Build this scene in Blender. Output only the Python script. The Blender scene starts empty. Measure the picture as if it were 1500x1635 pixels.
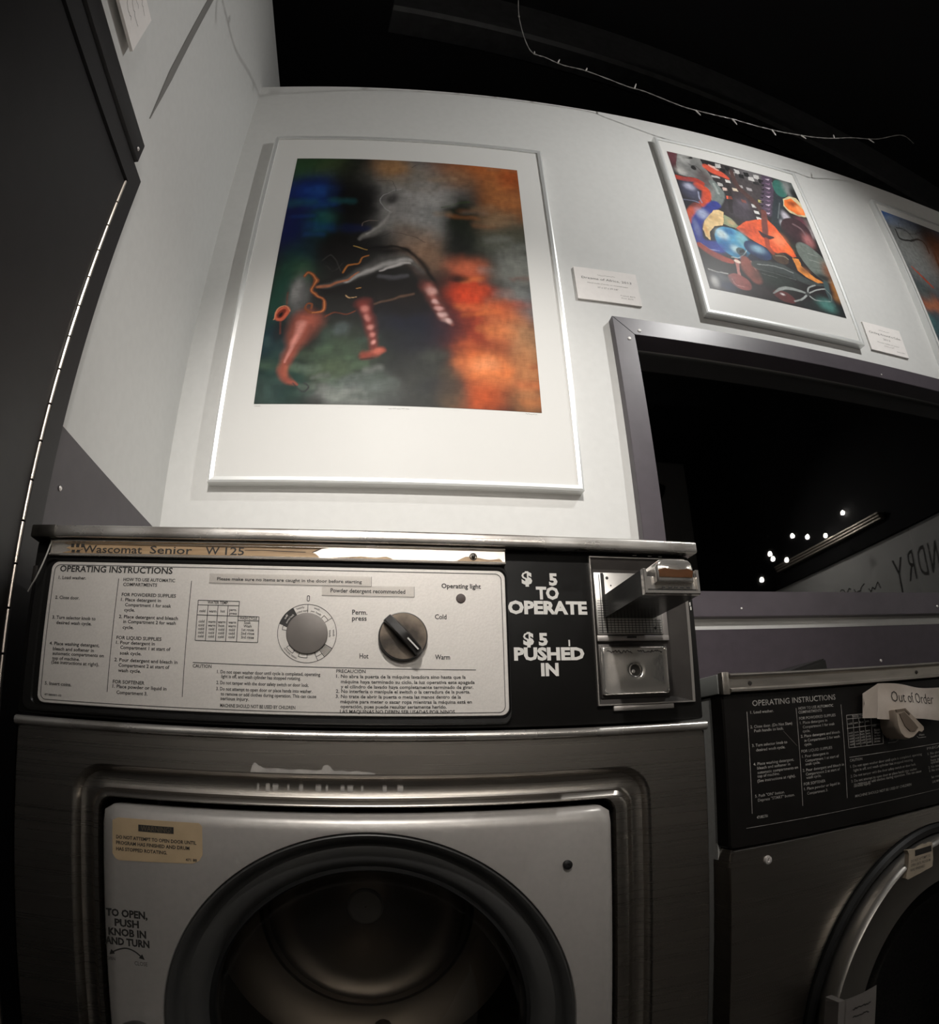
import bpy, bmesh, math, random
import numpy as np
from mathutils import Vector, Matrix, noise as mnoise

PLATE_TEXT = [["OPERATING INSTRUCTIONS", -0.312, 1.0552, 0.1174, 0.0058], ["1. Load washer.", -0.3122, 1.0478, 0.0299, 0.003], ["2. Close door.", -0.3128, 1.0284, 0.0262, 0.003], ["3. Turn selector knob to", -0.3133, 1.0093, 0.0462, 0.003], ["desired wash cycle.", -0.3083, 1.0044, 0.0376, 0.003], ["4. Place washing detergent,", -0.3131, 0.9846, 0.0527, 0.003], ["bleach and softener in", -0.3089, 0.9797, 0.0434, 0.003], ["automatic compartments on", -0.3088, 0.9754, 0.0538, 0.003], ["top of machine.", -0.3087, 0.9709, 0.0293, 0.003], ["(See instructions at right).", -0.3091, 0.9672, 0.05, 0.003], ["5. Insert coins.", -0.3142, 0.9473, 0.0283, 0.003], ["HOW TO USE AUTOMATIC", -0.243, 1.0474, 0.0517, 0.003], ["COMPARTMENTS", -0.2427, 1.0427, 0.0342, 0.003], ["FOR POWDERED SUPPLIES", -0.2429, 1.033, 0.0539, 0.003], ["1. Place detergent in", -0.2431, 1.0283, 0.04, 0.003], ["Compartment 1 for soak", -0.2385, 1.0235, 0.0458, 0.003], ["cycle.", -0.2388, 1.0187, 0.0108, 0.003], ["2. Place detergent and bleach", -0.2434, 1.0123, 0.0582, 0.003], ["in Compartment 2 for wash", -0.2385, 1.0078, 0.0516, 0.003], ["cycle.", -0.2386, 1.0025, 0.011, 0.003], ["FOR LIQUID SUPPLIES", -0.2438, 0.9927, 0.0444, 0.003], ["1. Pour detergent in", -0.2438, 0.9883, 0.0384, 0.003], ["Compartment 1 at start of", -0.2392, 0.9839, 0.0491, 0.003], ["soak cycle.", -0.2391, 0.9788, 0.0214, 0.003], ["2. Pour detergent and bleach in", -0.244, 0.9725, 0.0615, 0.003], ["Compartment 2 at start of", -0.2395, 0.9677, 0.0496, 0.003], ["wash cycle.", -0.2395, 0.963, 0.0225, 0.003], ["FOR SOFTENER", -0.2439, 0.9525, 0.0311, 0.003], ["1. Place powder or liquid in", -0.2439, 0.9484, 0.0525, 0.003], ["Compartment 3.", -0.2396, 0.9431, 0.0303, 0.003], ["Please make sure no items are caught in the door before starting", -0.151, 1.0502, 0.1333, 0.0029], ["Powder detergent recommended", -0.0459, 1.0413, 0.0677, 0.0037], ["Operating light", 0.0549, 1.0474, 0.0366, 0.0042], ["Perm.", -0.0258, 1.0213, 0.0136, 0.0043], ["press", -0.0258, 1.0158, 0.0131, 0.0043], ["Cold", 0.0486, 1.0183, 0.0106, 0.0043], ["Hot", -0.0186, 0.9819, 0.0079, 0.0043], ["Warm", 0.0484, 0.9816, 0.0134, 0.0043], ["CAUTION", -0.1681, 0.97, 0.0175, 0.0029], ["1. Do not open washer door until cycle is completed, operating", -0.1452, 0.9656, 0.0923, 0.0029], ["light is off, and wash cylinder has stopped rotating.", -0.1412, 0.9617, 0.0712, 0.0029], ["2. Do not tamper with the door safety switch or door lock.", -0.1454, 0.956, 0.0826, 0.0029], ["3. Do not attempt to open door or place hands into washer.", -0.1453, 0.9506, 0.0857, 0.0029], ["to remove or add clothes during operation. This can cause", -0.141, 0.9462, 0.085, 0.0029], ["serious injury.", -0.1411, 0.9422, 0.0257, 0.0029], ["MACHINE SHOULD NOT BE USED BY CHILDREN", -0.1411, 0.936, 0.0669, 0.0029], ["PRECAUCION", -0.0388, 0.9689, 0.0257, 0.0029], ["1. No abra la puerta de la máquina lavadora sino hasta que la", -0.0388, 0.9644, 0.1144, 0.0029], ["máquina haya terminado su ciclo, la luz operativa este apagada", -0.0346, 0.9597, 0.1182, 0.0029], ["y el cilindro de lavado haya completamente terminado de girar.", -0.0347, 0.9553, 0.117, 0.0029], ["2. No interfería o manipule el switch o la cerradura de la puerta.", -0.0389, 0.9512, 0.1183, 0.0029], ["3. No trate de abrir la puerta o meta las manos dentro de la", -0.039, 0.9467, 0.11, 0.0029], ["máquina para meter o sacar ropa mientras la máquina está en", -0.0349, 0.9422, 0.1156, 0.0029], ["operación, pues puede resultar seriamente herido.", -0.0348, 0.9379, 0.093, 0.0029], ["LAS MAQUINAS NO DEBEN SER USADAS POR NINOS", -0.0351, 0.9335, 0.1005, 0.0029], ["WATER TEMP.", -0.1583, 1.0281, 0.0197, 0.0026], ["cold", -0.1653, 1.0202, 0.0056, 0.0024], ["warm", -0.1563, 1.0202, 0.0071, 0.0024], ["hot", -0.1454, 1.0204, 0.0041, 0.0024], ["perm.", -0.1373, 1.0219, 0.0069, 0.0024], ["press", -0.1372, 1.0187, 0.0071, 0.0024], ["cold", -0.1652, 1.0107, 0.0054, 0.0024], ["warm", -0.1563, 1.0106, 0.007, 0.0024], ["warm", -0.1473, 1.0106, 0.0073, 0.0024], ["warm", -0.1374, 1.0105, 0.0072, 0.0024], ["cold", -0.1652, 1.0072, 0.0054, 0.0024], ["warm", -0.1563, 1.0072, 0.0071, 0.0024], ["hot", -0.1464, 1.0072, 0.0055, 0.0024], ["warm", -0.1374, 1.0072, 0.0072, 0.0024], ["cold", -0.1651, 1.0039, 0.0054, 0.0024], ["cold", -0.1553, 1.0039, 0.0052, 0.0024], ["cold", -0.1463, 1.0038, 0.0055, 0.0024], ["cold", -0.1365, 1.0038, 0.0055, 0.0024], ["cold", -0.1651, 1.0006, 0.0054, 0.0024], ["cold", -0.1553, 1.0006, 0.0053, 0.0024], ["cold", -0.1463, 1.0006, 0.0055, 0.0024], ["cold", -0.1365, 1.0005, 0.0055, 0.0024], ["cold", -0.165, 0.9972, 0.0053, 0.0024], ["cold", -0.1553, 0.9972, 0.0053, 0.0024], ["cold", -0.1463, 0.9972, 0.0055, 0.0024], ["cold", -0.1365, 0.9972, 0.0055, 0.0024], ["WASH CYCLE", -0.1275, 1.0146, 0.0163, 0.0024], ["Soak", -0.123, 1.0105, 0.0063, 0.0024], ["Wash", -0.1233, 1.0074, 0.0074, 0.0024], ["1st rinse", -0.1247, 1.004, 0.011, 0.0024], ["2nd rinse", -0.1252, 1.0008, 0.0121, 0.0024], ["3rd rinse", -0.125, 0.9973, 0.0118, 0.0024], ["471880001-02", -0.3136, 0.9374, 0.0181, 0.0018]]
PLATE_LINES = [[-0.2479, 1.0496, -0.2489, 0.9443, 0.0006], [-0.1752, 1.0491, -0.1763, 0.9433, 0.0006], [-0.1682, 0.9744, 0.0851, 0.9722, 0.0006], [-0.1672, 1.0311, -0.1285, 1.031, 0.0006], [-0.167, 1.0268, -0.1285, 1.027, 0.0006], [-0.1672, 1.0176, -0.1095, 1.0173, 0.0006], [-0.1673, 0.9943, -0.1096, 0.994, 0.0006], [-0.1672, 1.0311, -0.1673, 0.9943, 0.0006], [-0.1575, 1.0267, -0.1577, 0.9943, 0.0006], [-0.1481, 1.0267, -0.1483, 0.9943, 0.0006], [-0.1387, 1.0266, -0.1389, 0.9943, 0.0006], [-0.1285, 1.031, -0.1289, 0.9943, 0.0006], [-0.1095, 1.0173, -0.1096, 0.994, 0.0006], [-0.1286, 1.0135, -0.1096, 1.0136, 0.0006]]
OPERATE_TEXT = [["$", 0.1318, 1.0543, 0.0104, 0.0114], ["5", 0.1587, 1.0537, 0.0085, 0.0108], ["TO", 0.1453, 1.04, 0.0225, 0.011], ["OPERATE", 0.1174, 1.0257, 0.078, 0.0114], ["$", 0.1308, 0.9961, 0.0103, 0.011], ["5", 0.1457, 0.9958, 0.0087, 0.0106], ["PUSHED", 0.1216, 0.982, 0.0682, 0.0108], ["IN", 0.1467, 0.9673, 0.017, 0.0108]]
DOOR_TEXT = [["WARNING!", -0.2086, 0.8246, 0.0279, 0.0046], ["DO NOT ATTEMPT TO OPEN DOOR UNTIL", -0.2317, 0.816, 0.0734, 0.0029], ["PROGRAM HAS FINISHED AND DRUM", -0.2318, 0.811, 0.0673, 0.0029], ["HAS STOPPED ROTATING.", -0.2318, 0.8056, 0.0472, 0.0029], ["TO OPEN,", -0.243, 0.7464, 0.039, 0.0062], ["PUSH", -0.2351, 0.7376, 0.0229, 0.0062], ["KNOB IN", -0.2414, 0.7289, 0.0355, 0.0062], ["AND TURN", -0.2448, 0.7204, 0.0415, 0.0062]]
WASHER2_TEXT = [["OPERATING INSTRUCTIONS", 0.0374, 0.9294, 0.1203, 0.0058], ["1. Load washer.", 0.034, 0.9216, 0.0308, 0.0029], ["2. Close door. (Do Not Slam)", 0.0326, 0.9067, 0.0567, 0.0029], ["Push handle to lock.", 0.0372, 0.9023, 0.0394, 0.0029], ["3. Turn selector knob to", 0.0331, 0.8875, 0.0472, 0.0029], ["desired wash cycle.", 0.0379, 0.8825, 0.0392, 0.0029], ["4. Place washing detergent,", 0.0334, 0.8682, 0.0546, 0.0029], ["bleach and softener in", 0.0379, 0.8639, 0.0446, 0.0029], ["automatic compartments on", 0.038, 0.8593, 0.0552, 0.0029], ["top of machine.", 0.0377, 0.8555, 0.0296, 0.0029], ["(See instructions at right).", 0.0374, 0.8507, 0.0516, 0.0029], ["5. Push \"ON\" button.", 0.0335, 0.8354, 0.0393, 0.0029], ["Depress \"START\" button.", 0.0369, 0.8308, 0.0495, 0.0029], ["471882701", 0.0345, 0.8134, 0.0142, 0.0029], ["HOW TO USE AUTOMATIC", 0.1002, 0.9217, 0.0527, 0.0029], ["COMPARTMENTS", 0.0997, 0.9175, 0.0346, 0.0029], ["FOR POWDERED SUPPLIES", 0.0999, 0.9108, 0.0552, 0.0029], ["1. Place detergent in", 0.1005, 0.906, 0.0409, 0.0029], ["Compartment 1 for soak", 0.1042, 0.9012, 0.0484, 0.0029], ["cycle.", 0.1037, 0.8968, 0.0108, 0.0029], ["2. Place detergent and bleach", 0.1003, 0.8915, 0.0591, 0.0029], ["in Compartment 2 for wash", 0.1051, 0.8866, 0.0538, 0.0029], ["cycle.", 0.1047, 0.8824, 0.0108, 0.0029], ["FOR LIQUID SUPPLIES", 0.0997, 0.8754, 0.0461, 0.0029], ["1. Pour detergent in", 0.1001, 0.8699, 0.0394, 0.0029], ["Compartment 1 at start of", 0.1041, 0.865, 0.0511, 0.0029], ["soak cycle.", 0.1042, 0.8612, 0.0217, 0.0029], ["2. Pour detergent and bleach in", 0.0997, 0.8549, 0.0625, 0.0029], ["Compartment 2 at start of", 0.1038, 0.8504, 0.0516, 0.0029], ["wash cycle.", 0.104, 0.8467, 0.0225, 0.0029], ["FOR SOFTENER", 0.1002, 0.8401, 0.032, 0.0029], ["1. Place powder or liquid in", 0.1003, 0.8349, 0.0535, 0.0029], ["Compartment 3.", 0.1043, 0.8297, 0.0307, 0.0029], ["WATER TEMP.", 0.1819, 0.9069, 0.0204, 0.0029], ["CAUTION", 0.1723, 0.8578, 0.0205, 0.0029], ["1. Do not open washer door until cycle is completed, operating", 0.1723, 0.851, 0.1298, 0.0029], ["light is off, and wash cylinder has stopped rotating.", 0.1773, 0.8462, 0.1068, 0.0029], ["2. Do not tamper with the door safety switch or door lock.", 0.1719, 0.8401, 0.117, 0.0029], ["3. Do not attempt to open door or place hands into washer.", 0.1725, 0.8343, 0.1183, 0.0029], ["to remove or add clothes during operation. This can cause", 0.1766, 0.8305, 0.1221, 0.0029], ["serious injury.", 0.1762, 0.8284, 0.0285, 0.0029], ["MACHINE SHOULD NOT BE USED BY CHILDREN", 0.1776, 0.8169, 0.1, 0.0029], ["PRECAUCION", 0.3137, 0.856, 0.0583, 0.0029], ["1. No abra la puerta de la máquina", 0.3143, 0.8495, 0.0836, 0.0029], ["lavadora sino hasta que la máquina", 0.3199, 0.8452, 0.0773, 0.0029], ["haya terminado su ciclo, la luz", 0.3194, 0.8409, 0.0772, 0.0029], ["operativa este apagada.", 0.3189, 0.8379, 0.0541, 0.0029], ["2. No interfería o manipule el switch", 0.3135, 0.8327, 0.0818, 0.0029], ["3. No trate de abrir la puerta o meta", 0.3144, 0.8283, 0.0803, 0.0029], ["las manos dentro de la máquina.", 0.3186, 0.82, 0.0749, 0.0029], ["LAS MAQUINAS NO DEBEN SER USADAS", 0.3197, 0.814, 0.0808, 0.0029], ["Hot", 0.2435, 0.8751, 0.0071, 0.0029], ["Warm", 0.2998, 0.8743, 0.0109, 0.0029], ["WASH CYCLE", 0.2138, 0.8937, 0.0161, 0.0029], ["cold", 0.1741, 0.889, 0.0066, 0.0024], ["warm", 0.1835, 0.8891, 0.0067, 0.0024], ["warm", 0.193, 0.8891, 0.0069, 0.0024], ["warm", 0.2028, 0.8892, 0.0069, 0.0024], ["Soak", 0.2172, 0.8884, 0.0107, 0.0024], ["cold", 0.1742, 0.8858, 0.0067, 0.0024], ["warm", 0.1836, 0.8859, 0.0068, 0.0024], ["hot", 0.1932, 0.8859, 0.0068, 0.0024], ["warm", 0.2029, 0.886, 0.007, 0.0024], ["Wash", 0.2168, 0.8851, 0.0107, 0.0024], ["cold", 0.1744, 0.8825, 0.0066, 0.0024], ["cold", 0.1838, 0.8825, 0.0067, 0.0024], ["cold", 0.1934, 0.8827, 0.0068, 0.0024], ["cold", 0.2031, 0.8827, 0.0069, 0.0024], ["1st rinse", 0.2164, 0.8819, 0.0107, 0.0024], ["cold", 0.1746, 0.8792, 0.0066, 0.0024], ["cold", 0.184, 0.8793, 0.0067, 0.0024], ["cold", 0.1935, 0.8793, 0.0069, 0.0024], ["cold", 0.2032, 0.8793, 0.007, 0.0024], ["2nd rinse", 0.216, 0.8786, 0.0106, 0.0024], ["cold", 0.1748, 0.876, 0.0066, 0.0024], ["cold", 0.1842, 0.876, 0.0067, 0.0024], ["cold", 0.1937, 0.876, 0.0068, 0.0024], ["cold", 0.2034, 0.876, 0.007, 0.0024], ["3rd rinse", 0.2155, 0.8753, 0.0107, 0.0024], ["cold", 0.1743, 0.8995, 0.0066, 0.0024], ["warm", 0.1837, 0.8997, 0.0067, 0.0024], ["hot", 0.1933, 0.8998, 0.0068, 0.0024], ["perm.", 0.203, 0.9, 0.007, 0.0024]]
WASHER2_LINES = [[0.0295, 0.924, 0.0288, 0.8195, 0.0006], [0.0967, 0.9237, 0.0971, 0.8187, 0.0006], [0.1654, 0.9232, 0.1645, 0.8181, 0.0006], [0.1717, 0.8629, 0.3397, 0.8615, 0.0006], [0.1727, 0.9104, 0.2144, 0.9101, 0.0006], [0.173, 0.9062, 0.2143, 0.9054, 0.0006], [0.1716, 0.8956, 0.2326, 0.8959, 0.0006], [0.1723, 0.8736, 0.2313, 0.8726, 0.0006], [0.1727, 0.9104, 0.1723, 0.8736, 0.0006], [0.1829, 0.9102, 0.1819, 0.8736, 0.0006], [0.1924, 0.9056, 0.1923, 0.8733, 0.0006], [0.2021, 0.9056, 0.2025, 0.8732, 0.0006], [0.2137, 0.9098, 0.2123, 0.873, 0.0006], [0.232, 0.8961, 0.2313, 0.8726, 0.0006], [0.2401, 0.8725, 0.254, 0.8722, 0.0006], [0.254, 0.8722, 0.259, 0.8745, 0.0006], [0.2958, 0.8749, 0.2989, 0.8725, 0.0006], [0.2989, 0.8725, 0.3138, 0.8722, 0.0006]]
CARD1 = [["Natalie Marin", 0.4572, 1.899, 0.0431, 0.0035], ["Dreams of Africa, 2013", 0.4186, 1.885, 0.1194, 0.0065], ["Mixed media of acrylic on mounted paper", 0.4304, 1.8723, 0.0974, 0.0032], ["27 x 27 x 39 5/8\"", 0.453, 1.8603, 0.0494, 0.0042], ["Framed, $675", 0.5056, 1.8449, 0.0351, 0.003], ["Print, $275", 0.5065, 1.8374, 0.0282, 0.003]]
CARD2 = [["Natalie Marin", 1.2892, 1.9015, 0.042, 0.0035], ["Circling Around a Cube,", 1.2482, 1.8864, 0.1242, 0.0065], ["2013", 1.296, 1.8712, 0.0271, 0.0065], ["Mixed media on paper", 1.2684, 1.8586, 0.0854, 0.0032], ["19.5 x 27\"", 1.2924, 1.8489, 0.0384, 0.0042], ["Framed, $475", 1.3373, 1.8401, 0.0314, 0.003]]
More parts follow.
